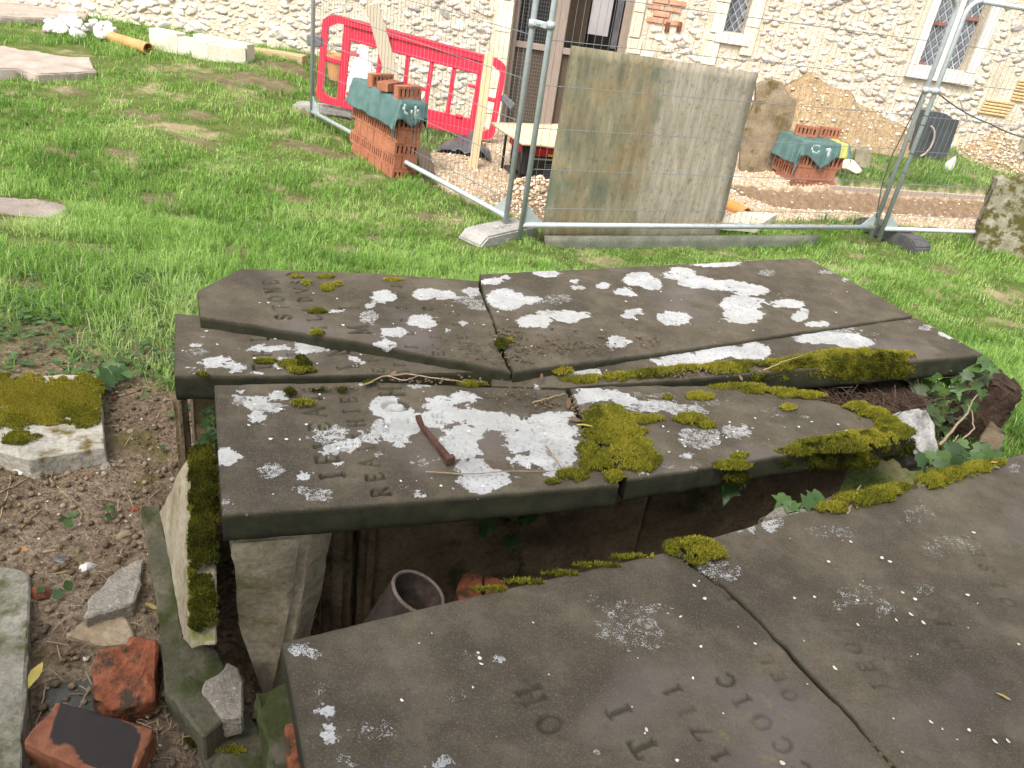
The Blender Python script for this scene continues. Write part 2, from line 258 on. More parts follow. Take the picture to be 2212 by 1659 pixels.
MAT = dict(
    slab=m_slab(), ground=m_ground(), flint=m_flint(), board=m_board(), lowboard=m_stone('green_grey_board', [(.3, (.10, .105, .08)), (.55, (.16, .165, .13)), (.8, (.22, .215, .175))], 7, .3, (.16, .10, .05)),
    chest=m_stone('ochre_chest_stone', [(.3, (.075, .054, .032)), (.5, (.145, .107, .064)), (.75, (.21, .162, .105))], 9, .40, (.05, .055, .022), .9),
    pale=m_stone('pale_sandstone_face', [(.3, (.21, .175, .12)), (.5, (.32, .275, .19)), (.75, (.42, .37, .275))], 11, .38, (.20, .21, .06), .5, .004),
    plinth=m_stone('algae_covered_plinth', [(.3, (.075, .07, .045)), (.55, (.115, .105, .07)), (.8, (.17, .155, .115))], 6, .48, (.055, .065, .020), .6),
    grey=m_stone('grey_broken_stone', [(.3, (.20, .175, .14)), (.55, (.28, .25, .205)), (.8, (.36, .325, .275))], 14, .22, (.15, .135, .07), .9, speck=.35),
    tan=m_stone('tan_rubble_stone', [(.3, (.20, .15, .09)), (.55, (.32, .25, .165)), (.8, (.42, .35, .25))], 12, .36, (.14, .13, .045)),
    ledger=m_stone('pinkish_ledger_stone', [(.3, (.27, .22, .185)), (.55, (.39, .33, .285)), (.8, (.48, .43, .38))], 5, 0),
    greyledger=m_stone('grey_flat_stone', [(.3, (.20, .165, .14)), (.55, (.29, .245, .21)), (.8, (.38, .33, .29))], 6, .34, (.17, .12, .05)),
    goldledger=m_stone('moss_gold_ledger', [(.3, (.29, .27, .225)), (.5, (.39, .365, .305)), (.8, (.48, .455, .39))], 9, .40, (.16, .115, .022), .7),
    lichenrock=m_stone('white_lichened_stone', [(.3, (.13, .125, .11)), (.45, (.36, .35, .33)), (.7, (.50, .49, .47))], 26, 0, fine=140),
    headstone=m_stone('lichened_headstone', [(.25, (.08, .06, .04)), (.5, (.22, .165, .10)), (.75, (.33, .27, .185))], 6, .44, (.15, .115, .045)),
    mossstone=m_stone('moss_speckled_headstone', [(.25, (.16, .14, .09)), (.5, (.27, .25, .18)), (.75, (.42, .40, .33))], 9, .5, (.105, .090, .024)),
    smallstone=m_stone('small_headstone_stone', [(.3, (.22, .19, .13)), (.6, (.34, .30, .21)), (.8, (.42, .38, .28))], 8, .4, (.14, .14, .05)),
    slate=m_plain('dark_polished_slate', (.048, .054, .062), (.075, .082, .092), 8, .38, 0, .5, .05),
    darkslate=m_stone('dark_roof_slate', [(.3, (.055, .058, .05)), (.6, (.085, .086, .072)), (.8, (.11, .11, .09))], 9, .35, (.09, .10, .05)),
    cream=m_stone('cream_kerb_stone', [(.3, (.46, .43, .34)), (.55, (.58, .55, .45)), (.8, (.66, .63, .54))], 6, 0, bs=.2),
    ashlar=m_stone('cream_ashlar', [(.3, (.56, .48, .34)), (.5, (.72, .64, .49)), (.8, (.82, .76, .63))], 4, 0, bs=.3),
    whitestone=m_stone('limewashed_stone', [(.3, (.50, .48, .44)), (.6, (.62, .60, .56)), (.8, (.70, .69, .65))], 5, 0, bs=.2),
    mortar=m_stone('lime_mortar', [(.3, (.46, .39, .285)), (.5, (.57, .50, .39)), (.75, (.66, .60, .50))], 5, 0, bs=.6, bd=.02, fine=40),
    cornerledger=m_stone('green_grey_ledger', [(.3, (.17, .155, .12)), (.5, (.25, .235, .185)), (.8, (.33, .31, .26))], 8, .47, (.12, .125, .055), .8),
    wallbrick=m_stone('faded_red_brick', [(.3, (.42, .20, .12)), (.5, (.52, .28, .18)), (.75, (.62, .40, .29))], 9, 0, bs=.4),
    redbrick=m_stone('old_red_brick', [(.3, (.13, .042, .022)), (.5, (.23, .075, .036)), (.75, (.33, .13, .068))], 24, .47, (.075, .050, .032), .9),
    sootbrick=None,
    newbrick=m_stone('terracotta_block', [(.3, (.27, .10, .055)), (.55, (.36, .145, .08)), (.8, (.43, .20, .12))], 7, 0, bs=.25, fine=60),
    terracotta=m_plain('terracotta', (.50, .25, .10), (.40, .18, .07), 12, .7),
    orangepipe=m_plain('orange_plastic', (.60, .27, .06), (.52, .22, .05), 8, .4),
    iron=m_stone('rusted_cast_iron', [(.3, (.020, .016, .014)), (.55, (.042, .032, .026)), (.8, (.12, .075, .05))], 18, 0),
    rustrim=m_stone('pale_rust_rim', [(.3, (.10, .075, .06)), (.55, (.18, .14, .115)), (.8, (.27, .22, .19))], 40, 0, fine=240),
    rust=m_stone('rusty_iron', [(.3, (.055, .026, .018)), (.55, (.105, .052, .036)), (.8, (.18, .10, .07))], 40, 0, fine=240),
    galv=m_plain('galvanised_steel', (.44, .48, .50), (.36, .40, .42), 30, .45, .35, .5, .1),
    wire=m_plain('fence_wire', (.24, .26, .27), (.18, .19, .20), 30, .5, .5),
    blackrubber=m_plain('black_rubber', (.045, .045, .047), (.085, .085, .085), 14, .7),
    greyrubber=m_stone('weathered_grey_block', [(.3, (.22, .21, .195)), (.55, (.33, .315, .29)), (.8, (.42, .40, .37))], 8, 0),
    barrier=m_plain('red_barrier_plastic', (.72, .035, .075), (.62, .028, .06), 6, .42, 0, .45, .05),
    greyplastic=m_plain('grey_plastic', (.16, .17, .185), (.10, .105, .115), 10, .5),
    planknew=m_wood('pale_new_timber', (.62, .47, .27), (.74, .60, .39), (30, 30, 2)),
    plankold=m_wood('weathered_plank', (.36, .30, .21), (.48, .42, .32), (30, 30, 2)),
    plankdark=m_wood('dark_wet_plank', (.06, .042, .028), (.11, .08, .055), (30, 30, 2)),
    sleeper=m_wood('brown_timber', (.34, .24, .13), (.46, .35, .21), (3, 30, 30)),
    doorwood=m_wood('aged_oak_door', (.20, .155, .125), (.32, .265, .225), (25, 25, 2)),
    edging=m_wood('grey_timber_edging', (.30, .24, .19), (.44, .37, .31), (2, 2, 30)),
    ply=m_wood('plywood_sheet', (.56, .43, .28), (.68, .55, .38), (8, 3, 20)),
    tarp=m_plain('green_woven_tarp', (.050, .105, .098), (.085, .155, .148), 9, .55, 0, .4, .5),
    tarpyellow=m_plain('yellow_print', (.42, .44, .11), (.34, .36, .09), 20, .6),
    tarpwhite=m_plain('white_print', (.36, .43, .42), (.28, .35, .34), 20, .6),
    blackplastic=m_plain('black_polythene', (.055, .055, .062), (.10, .10, .11), 8, .35, 0, .5, .4),
    genblack=m_plain('black_steel_casing', (.018, .018, .020), (.03, .03, .033), 12, .4, 0, .5),
    genred=m_plain('red_steel_panel', (.52, .02, .03), (.44, .018, .025), 12, .4, 0, .5),
    yellow=m_plain('yellow_label', (.75, .55, .03), None, 20, .5),
    paleblue=m_plain('pale_blue_plastic', (.42, .62, .68), (.52, .70, .74), 20, .4),
    white=m_plain('white_plastic', (.62, .62, .61), (.54, .54, .53), 10, .55),
    dark=m_plain('dark_interior', (.045, .036, .028), (.03, .025, .02), 4, .9),
    notice=m_plain('notice_panel', (.30, .285, .295), (.24, .23, .235), 3, .5),
    glass=m_plain('leaded_glass', (.10, .115, .14), (.20, .22, .25), 7, .12, 0, .6, .3),
    lead=m_plain('lead_came', (.46, .47, .49), (.36, .37, .39), 20, .6),
    redpaint=m_plain('red_oxide_bar', (.28, .10, .07), (.22, .08, .055), 20, .7),
    tile=m_plain('ochre_tile', (.62, .42, .20), (.52, .33, .15), 20, .8),
    leafg=m_leaf('ivy_leaf', (.030, .066, .016), (.085, .160, .036)),
    herb=m_leaf('herb_leaf', (.05, .11, .035), (.11, .20, .06), trans=.35),
    yleaf=m_leaf('yellow_leaf', (.50, .40, .10), (.40, .28, .10)),
    deadleaf=m_leaf('dead_leaf', (.16, .09, .05), (.26, .17, .11), rough=.8),
    twig=m_plain('dry_twig', (.22, .155, .095), (.33, .25, .17), 60, .85),
    straw=m_plain('straw_stem', (.36, .26, .12), (.28, .19, .09), 60, .8),
    root=m_plain('dark_root', (.055, .034, .022), (.095, .058, .035), 40, .9),
    soil=m_stone('yellow_subsoil', [(.3, (.28, .185, .095)), (.5, (.39, .28, .155)), (.75, (.49, .38, .245))], 14, 0, bs=1, bd=.03, fine=50),
    brownsoil=m_stone('brown_spoil', [(.3, (.17, .09, .045)), (.5, (.29, .165, .085)), (.75, (.40, .27, .16))], 14, 0, bs=1, bd=.03, fine=50),
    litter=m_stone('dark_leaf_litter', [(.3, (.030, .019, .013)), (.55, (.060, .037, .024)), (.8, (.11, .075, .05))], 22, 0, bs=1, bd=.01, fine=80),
    grass=m_tint('grass_blade', [(0, (.115, .235, .042)), (.35, (.205, .375, .065)), (.7, (.335, .525, .13)), (.9, (.47, .58, .22)), (1, (.60, .56, .33))], .55, 40, .05, .2, .45),
    moss=m_tint('moss', [(0, (.030, .034, .009)), (.3, (.115, .120, .017)), (.6, (.27, .26, .030)), (.85, (.44, .39, .05)), (1, (.22, .12, .03))], .95, 300, .1, .05, .12),
    gravel=m_tint('gravel_stone', [(0, (.34, .24, .15)), (.3, (.52, .40, .27)), (.6, (.66, .55, .41)), (.85, (.78, .71, .60)), (1, (.40, .36, .33))], .85, 90),
    pebble=m_tint('pebble', [(0, (.10, .072, .045)), (.40, (.17, .122, .078)), (.8, (.25, .19, .125)), (.95, (.34, .28, .21)), (.985, (.50, .46, .39)), (1, (.32, .12, .06))], .85, 90),
    petal=m_tint('petal', [(0, (.60, .57, .48)), (1, (.76, .74, .68))], .7, 60),
)
def m_soot():
    n = NT('soot_faced_brick'); a = n.noise(30, 4); _, _, _, _c = n.attr('tint'); t = n.attr('tint')[0]
    red = n.ramp(n.noise(40, 4), [(.3, (.13, .045, .022)), (.7, (.27, .105, .055))])
    c = n.mix(n.ramp(n.ma('ADD', t, n.ma('MULTIPLY', n.ma('SUBTRACT', a, .5), .3)), [(.45, 0), (.55, 1)]), red, (.026, .021, .019))
    n.bump(a, .5, .003); return n.done(c, .85)
MAT['sootbrick'] = m_soot()

# ------------------------------------------------------------------ object helpers
def link(o, parent=None):
    COL.objects.link(o)
    if parent is not None: o.parent = parent
    return o
def tag(o, label=None, cat=None, group=None, kind=None):
    if label: o['label'] = label
    if cat: o['category'] = cat
    if group: o['group'] = group
    if kind: o['kind'] = kind
    return o
def empty(name, loc, label, cat, group=None, rz=0):
    o = bpy.data.objects.new(name, None); COL.objects.link(o); o.location = V3(loc); o.rotation_euler = (0, 0, rz); o.empty_display_size = .1
    return tag(o, label, cat, group)
def mobj(name, me, mat, parent=None, local=None):
    me.materials.append(MAT[mat] if isinstance(mat, str) else mat) if len(me.materials) == 0 else None
    o = bpy.data.objects.new(name, me); link(o, parent)
    if parent is not None and local is None: o.location = -Vector(parent_world(parent)) if parent.rotation_euler.z == 0 else (0, 0, 0)
    return o
def parent_world(p):
    v = Vector(p.location)
    while p.parent is not None: p = p.parent; v = v + Vector(p.location)
    return v
def npmesh(name, V, F, smooth=False, tint=None, attr='tint', cols=None):
    """V (n,3), F (m,3|4) arrays"""
    V = np.ascontiguousarray(V, np.float32); F = np.ascontiguousarray(F, np.int32); k = F.shape[1]
    me = bpy.data.meshes.new(name); me.vertices.add(len(V)); me.vertices.foreach_set('co', V.ravel())
    me.loops.add(F.size); me.loops.foreach_set('vertex_index', F.ravel())
    me.polygons.add(len(F)); me.polygons.foreach_set('loop_start', np.arange(0, F.size, k, dtype=np.int32))
    me.polygons.foreach_set('loop_total', np.full(len(F), k, np.int32))
    me.update(calc_edges=True)
    if smooth: me.polygons.foreach_set('use_smooth', np.ones(len(F), bool))
    if tint is not None:
        c = np.ones((len(V), 4), np.float32); tint = np.asarray(tint, np.float32)
        c[:, 0] = tint if tint.ndim == 1 else tint[:, 0]
        if tint.ndim == 2: c[:, 1:tint.shape[1]] = tint[:, 1:]
        a = me.attributes.new(attr, 'FLOAT_COLOR', 'POINT'); a.data.foreach_set('color', c.ravel())
    return me
def bmesh_to(name, bm, smooth=False):
    bmesh.ops.recalc_face_normals(bm, faces=bm.faces); me = bpy.data.meshes.new(name); bm.to_mesh(me); bm.free()
    if smooth: me.polygons.foreach_set('use_smooth', np.ones(len(me.polygons), bool))
    return me
class MB:
    """collects simple solids into one mesh"""
    def __init__(s): s.bm = bmesh.new()
    def box(s, c, d, rot=None, bev=0.):
        m = Matrix.Translation(V3(c)) @ (rot.to_4x4() if rot is not None else Matrix.Identity(4)) @ Matrix.Diagonal((d[0], d[1], d[2], 1))
        r = bmesh.ops.create_cube(s.bm, size=1, matrix=m)
        if bev:
            es = list({e for v in r['verts'] for e in v.link_edges})
            bmesh.ops.bevel(s.bm, geom=es, offset=bev, segments=1, affect='EDGES')
        return s
    def tube(s, pts, r, n=8, closed=False, caps=True, r1=None):
        pts = [V3(p) for p in pts]; rings = []; N = len(pts); up = None
        for i, p in enumerate(pts):
            a = pts[i - 1] if i > 0 or closed else p; b = pts[(i + 1) % N] if i < N - 1 or closed else p
            t = (b - a).normalized()
            if up is None: up = t.orthogonal().normalized()
            up = (up - t * up.dot(t)); up = up.normalized() if up.length > 1e-6 else t.orthogonal().normalized()
            q = t.cross(up); rr = r if r1 is None else r + (r1 - r) * i / max(1, N - 1)
            rings.append([s.bm.verts.new(p + (up * math.cos(2 * math.pi * k / n) + q * math.sin(2 * math.pi * k / n)) * rr) for k in range(n)])
        for i in range(N if closed else N - 1):
            A, B = rings[i], rings[(i + 1) % N]
            for k in range(n): s.bm.faces.new((A[k], A[(k + 1) % n], B[(k + 1) % n], B[k]))
        if caps and not closed: s.bm.faces.new(rings[0][::-1]); s.bm.faces.new(rings[-1])
        return s
    def prism(s, top, d):
        top = [V3(p) for p in top]; d = V3(d); a = [s.bm.verts.new(p) for p in top]; b = [s.bm.verts.new(p + d) for p in top]
        s.bm.faces.new(a); s.bm.faces.new(b[::-1]); n = len(a)
        for i in range(n): s.bm.faces.new((a[i], b[i], b[(i + 1) % n], a[(i + 1) % n]))
        return s
    def obj(s, name, mat, parent=None, smooth=False):
        return mobj(name, bmesh_to(name, s.bm, smooth), mat, parent)
def rough(bm, cuts=2, amp=.004, sc=14, seed=0, bev=.006):
    if bev: bmesh.ops.bevel(bm, geom=list(bm.edges), offset=bev if bev > .0115 else min(bev, .0035), segments=3 if bev > .0115 else 1, affect='EDGES', clamp_overlap=True)
    bmesh.ops.triangulate(bm, faces=bm.faces)
    for k in range(cuts): bmesh.ops.subdivide_edges(bm, edges=[e for e in bm.edges if e.calc_length() > .02], cuts=1)
    bmesh.ops.triangulate(bm, faces=bm.faces); bm.normal_update()
    V = np.array([v.co for v in bm.verts])
    n = (fbm(V[:, 0] * sc + V[:, 2] * sc * .7 + seed, V[:, 1] * sc - V[:, 2] * sc * .8 + seed * 3) - .5) * 2
    n = n * .7 + .7 * (fbm(V[:, 0] * sc * .4 + seed * 2, V[:, 1] * sc * .4 + V[:, 2] * sc * .3) - .5) + .9 * (vn(V[:, 0] * sc * 5, V[:, 1] * sc * 6 + V[:, 2] * sc * 5) - .5)
    for v, q in zip(bm.verts, n): v.co += v.normal * float(q) * amp
def stone_prism(name, top, thick, mat, parent=None, amp=.005, seed=0, bev=.008, cuts=3, taper=0., dvec=None):
    """a stone with the given top outline (world points) and thickness, weathered"""
    bm = bmesh.new(); P = [V3(p) for p in top]; c = sum(P, Vector()) / len(P)
    a = [bm.verts.new(p) for p in P]; d = Vector((0, 0, -thick)) if dvec is None else V3(dvec)
    b = [bm.verts.new(c + (p - c) * (1 - taper) + d) for p in P]
    bm.faces.new(a); bm.faces.new(b[::-1])
    for i in range(len(a)): bm.faces.new((a[i], b[i], b[(i + 1) % len(a)], a[(i + 1) % len(a)]))
    bmesh.ops.recalc_face_normals(bm, faces=bm.faces)
    rough(bm, cuts, amp, 16, seed, bev)
    me = bmesh_to(name, bm, True); me.set_sharp_from_angle(angle=R_(24 if cuts < 3 or bev <= .0115 else 60)); return mobj(name, me, mat, parent)
def rock_mesh(name, sub=2, amp=.28, flat=.8, seed=0, cuts=4):
    bm = bmesh.new(); bmesh.ops.create_icosphere(bm, subdivisions=sub, radius=1)
    rr = random.Random(seed)
    pl = []
    for k in range(cuts):
        d = Vector((rr.gauss(0, 1), rr.gauss(0, 1), rr.gauss(0, 1))).normalized(); pl.append((d, rr.uniform(.55, .85)))
    for v in bm.verts:
        p = v.co.copy()
        for d, q in pl:
            e = p.dot(d)
            if e > q: p -= d * (e - q)
        f = 1 + amp * (float(fbm(p.x * 1.3 + seed * 5 + p.z, p.y * 1.3 + p.z * .7)) - .5) * 2
        v.co = Vector((p.x * f, p.y * f, p.z * f * flat))
    return bmesh_to(name, bm, False)
ROCKS = [rock_mesh('stone_shape', 2, .3, .75, k, 5) for k in range(8)]
SMALL = [rock_mesh('pebble_shape', 1, .3, .7, 20 + k, 3) for k in range(6)]
def arr(me):
    V = np.zeros(len(me.vertices) * 3, np.float32); me.vertices.foreach_get('co', V)
    F = np.array([list(p.vertices) for p in me.polygons], np.int32); return V.reshape(-1, 3), F
def scatter_mesh(name, shapes, P, S_, rotz, tint, tilt=None, smooth=False, axes=None):
    """one mesh holding many small copies: P (n,3), S_ (n,) or (n,3)"""
    A = [arr(s) for s in shapes]; n = len(P); k = np.arange(n) % len(A); VV = []; FF = []; TT = []; off = 0
    S_ = np.asarray(S_); S_ = S_[:, None] * np.ones(3) if S_.ndim == 1 else S_
    for q, (v, f) in enumerate(A):
        i = np.where(k == q)[0]
        if len(i) == 0: continue
        L = v[None] * S_[i][:, None, :]; c, s = np.cos(rotz[i])[:, None], np.sin(rotz[i])[:, None]
        if axes is None: X = L[..., 0] * c - L[..., 1] * s; Y = L[..., 0] * s + L[..., 1] * c; Wd = np.stack([X, Y, L[..., 2]], -1)
        else:
            X = L[..., 0] * c - L[..., 1] * s; Y = L[..., 0] * s + L[..., 1] * c
            Wd = X[..., None] * axes[0] + Y[..., None] * axes[1] + L[..., 2][..., None] * axes[2]
        Wd = Wd + P[i][:, None, :]; VV.append(Wd.reshape(-1, 3))
        FF.append((f[None] + (np.arange(len(i)) * len(v))[:, None, None] + off).reshape(-1, f.shape[1])); off += len(i) * len(v)
        TT.append(np.repeat(tint[i], len(v)))
    return npmesh(name, np.concatenate(VV), np.concatenate(FF), smooth, np.concatenate(TT))
def rock(name, c, size, mat, label, cat='stone', group=None, seed=0, rz=0, tilt=(0, 0)):
    me = rock_mesh(name, 3, .25, 1.0, seed, 6)
    o = mobj(name, me, mat); o.location = V3(c); o.scale = size; o.rotation_euler = (tilt[0], tilt[1], rz)
    return tag(o, label, cat, group)

# ================================================================== THE SETTING
GRAV = [G(*p)[:2] for p in ((905, 400), (925, 335), (985, 300), (1060, 262), (1250, 265), (1560, 320), (1700, 345), (1800, 372))] + \
       [KA + (KB - KA) * .02, KB + (KB - KA) * .5] + [G(*p)[:2] for p in ((2212, 520), (1900, 483), (1790, 475), (1620, 478), (1560, 490), (1170, 490), (1090, 462))]
_gl0, _gl1 = G(0, 812)[:2], G(372, 838)[:2]          # where the turf ends and the bare dirt by the tombs begins
def turf_side(x, y):
    return (y - _gl0[1]) - (x - _gl0[0]) * (_gl1[1] - _gl0[1]) / (_gl1[0] - _gl0[0])
BARE = [(G(*p)[:2], r) for p, r in (((560, 175), .35), ((620, 150), .3), ((700, 330), .2), ((420, 310), .18), ((330, 430), .14), ((480, 560), .1), ((120, 330), .16), ((820, 520), .12), ((1000, 560), .08), ((90, 760), .14), ((330, 770), .08), ((395, 470), .16), ((510, 545), .15), ((725, 540), .22), ((650, 318), .22), ((545, 172), .30), ((480, 175), .25),
        ((120, 720), .12), ((2030, 585), .17), ((640, 430), .12), ((255, 330), .12), ((905, 470), .12), ((300, 250), .16), ((770, 600), .08), ((60, 620), .1), ((440, 250), .15), ((160, 200), .12))]
def soil_masks(x, y):
    inner = inpoly(x, y, GRAV).astype(float)
    t = ss(-.08, .12, turf_side(x, y) + .25 * (fbm(x * 5, y * 5) - .5))
    t = np.where(x > -.6, ss(1.2, 1.8, y - .1 * x), t)
    b = np.zeros_like(np.asarray(x, float))
    for c, r in BARE: b = np.maximum(b, 1 - ss(.4, 1.0, np.hypot((x - c[0]) / 1.5, y - c[1]) / r + .9 * (fbm(x * 9, y * 9) - .5)))
    return t, inner, b
def terrain():
    xs = np.concatenate([-np.geomspace(160, 7.2, 26), np.arange(-7, -2.2, .07), np.arange(-2.2, 1.8, .035), np.arange(1.8, 7, .07), np.geomspace(7.2, 160, 26)])
    ys = np.concatenate([-np.geomspace(120, 1.2, 18), np.arange(-1, .4, .1), np.arange(.4, 3.2, .03), np.arange(3.2, 10.6, .06), np.geomspace(10.8, 200, 22)])
    X, Y = np.meshgrid(xs, ys); Z = gz(X, Y)
    fine = (X > -2.2) & (X < 1.8) & (Y > .4) & (Y < 3.2)
    Z = Z + np.where(fine, .012 * (fbm(X * 24, Y * 24) - .5) + .02 * (fbm(X * 9 + 9, Y * 9) - .5), 0)
    t, g, b = soil_masks(X, Y)
    s, l, L = seg_d(X, Y, DA, DB); e = np.where((s > -.05) & (s < .34) & (l > 0), 1., 0) * g
    sp = np.hypot((X - .05) / .55, (Y - 6.1) / .35); e = np.maximum(e, (1 - ss(.5, 1.3, sp + .6 * (fbm(X * 4, Y * 4) - .5))) * g)
    t = t * (1 - .8 * b)
    V = np.stack([X, Y, Z], -1).reshape(-1, 3); ny, nx = X.shape
    i = (np.arange(ny - 1)[:, None] * nx + np.arange(nx - 1)[None]).ravel()
    F = np.stack([i, i + 1, i + nx + 1, i + nx], 1)
    me = npmesh('ground', V, F, True, np.stack([t, g, e], -1).reshape(-1, 3), 'soil')
    o = mobj('ground', me, 'ground'); tag(o, 'grassy churchyard ground with bare dirt and a gravel strip by the church', kind='structure')
terrain()

# ------------------------------------------------------------------ chest tomb cover slabs
FONT = {
 'I': [[(.5, 0), (.5, 1)], [(.3, 0), (.7, 0)], [(.3, 1), (.7, 1)]],
 '1': [[(.5, 0), (.5, 1)], [(.3, 0), (.7, 0)], [(.3, .9), (.5, 1)]],
 'L': [[(.2, 0), (.2, 1)], [(.2, 0), (.8, 0), (.8, .2)], [(.05, 1), (.35, 1)]],
 'T': [[(.5, 0), (.5, 1)], [(.08, .85), (.08, 1), (.92, 1), (.92, .85)], [(.35, 0), (.65, 0)]],
 'H': [[(.18, 0), (.18, 1)], [(.82, 0), (.82, 1)], [(.18, .5), (.82, .5)], [(.05, 0), (.3, 0)], [(.7, 0), (.95, 0)], [(.05, 1), (.3, 1)], [(.7, 1), (.95, 1)]],
 'N': [[(.15, 0), (.15, 1), (.85, 0), (.85, 1)], [(.0, 1), (.2, 1)], [(.7, 1), (1, 1)], [(0, 0), (.3, 0)]],
 'M': [[(.05, 0), (.15, 1), (.5, .1), (.85, 1), (.95, 0)], [(-.05, 0), (.2, 0)], [(.8, 0), (1.05, 0)]],
 'E': [[(.2, 0), (.2, 1)], [(.2, 1), (.8, 1), (.8, .85)], [(.2, .5), (.65, .5)], [(.2, 0), (.85, 0), (.85, .15)]],
 'A': [[(.05, 0), (.5, 1), (.95, 0)], [(.25, .38), (.75, .38)], [(-.05, 0), (.2, 0)], [(.8, 0), (1.05, 0)]],
 'V': [[(.05, 1), (.5, 0), (.95, 1)], [(-.05, 1), (.2, 1)], [(.8, 1), (1.05, 1)]],
 'R': [[(.2, 0), (.2, 1)], [(.2, 1), (.6, 1), (.8, .85), (.8, .68), (.6, .52), (.2, .52)], [(.5, .52), (.9, 0)], [(.05, 0), (.35, 0)]],
 'D': [[(.2, 0), (.2, 1)], [(.1, 1), (.5, 1), (.8, .8), (.88, .5), (.8, .2), (.5, 0), (.1, 0)]],
 'O': [[(.5 + .42 * math.cos(k * math.pi / 8), .5 + .5 * math.sin(k * math.pi / 8)) for k in range(17)]],
 'C': [[(.5 + .42 * math.cos(k * math.pi / 8), .5 + .5 * math.sin(k * math.pi / 8)) for k in range(2, 15)]],
 'S': [[(.85, .82), (.7, .97), (.45, 1), (.22, .88), (.22, .68), (.5, .53), (.78, .38), (.8, .15), (.55, 0), (.3, .03), (.12, .2)]],
 '7': [[(.15, .85), (.15, 1), (.85, 1), (.4, 0)]],
 'Y': [[(.5, 0), (.5, .5), (.1, 1)], [(.5, .5), (.9, 1)], [(.35, 0), (.65, 0)]],
}
def carve(X, Y, lines, z):
    D = np.zeros_like(X)
    for text, p0, p1, hgt, dep in lines:
        a = PZ(*p0, z)[:2]; b = PZ(*p1, z)[:2]; n = len(text); d = (b - a); Ld = np.hypot(*d); d = d / Ld
        up = np.array([-d[1], d[0]]); stp = Ld / max(1, n - 1); wd = min(stp * .78, hgt * .85) if n > 1 else hgt * .8
        for k, ch in enumerate(text):
            c = a + d * stp * k + up * (((k * 37 + n * 11) % 7) - 3) * .0006
            near = (np.abs(X - c[0]) < hgt) & (np.abs(Y - c[1]) < hgt)
            if not near.any(): continue
            x = X[near]; y = Y[near]; best = np.full(x.shape, 9.)
            for st in FONT[ch]:
                for (u0, v0), (u1, v1) in zip(st, st[1:]):
                    q0 = c + d * (u0 - .5) * wd + up * (v0 - .5) * hgt; q1 = c + d * (u1 - .5) * wd + up * (v1 - .5) * hgt
                    e = q1 - q0; L2 = (e ** 2).sum() + 1e-12; t = np.clip(((x - q0[0]) * e[0] + (y - q0[1]) * e[1]) / L2, 0, 1)
                    thick = .12 if abs(v1 - v0) > .6 or len(st) > 6 else .075
                    dist = np.hypot(x - q0[0] - e[0] * t, y - q0[1] - e[1] * t) / (hgt * thick)
                    best = np.minimum(best, dist)
            D[near] = np.maximum(D[near], 1.5 * dep * np.clip(1.3 - best, 0, 1))
    return D
def resample(pts, t):
    P = np.array(pts, float); s = np.r_[0, np.cumsum(np.linalg.norm(np.diff(P, axis=0), axis=1))]; s /= s[-1]
    return np.stack([np.interp(t, s, P[:, k]) for k in range(3)], 1)
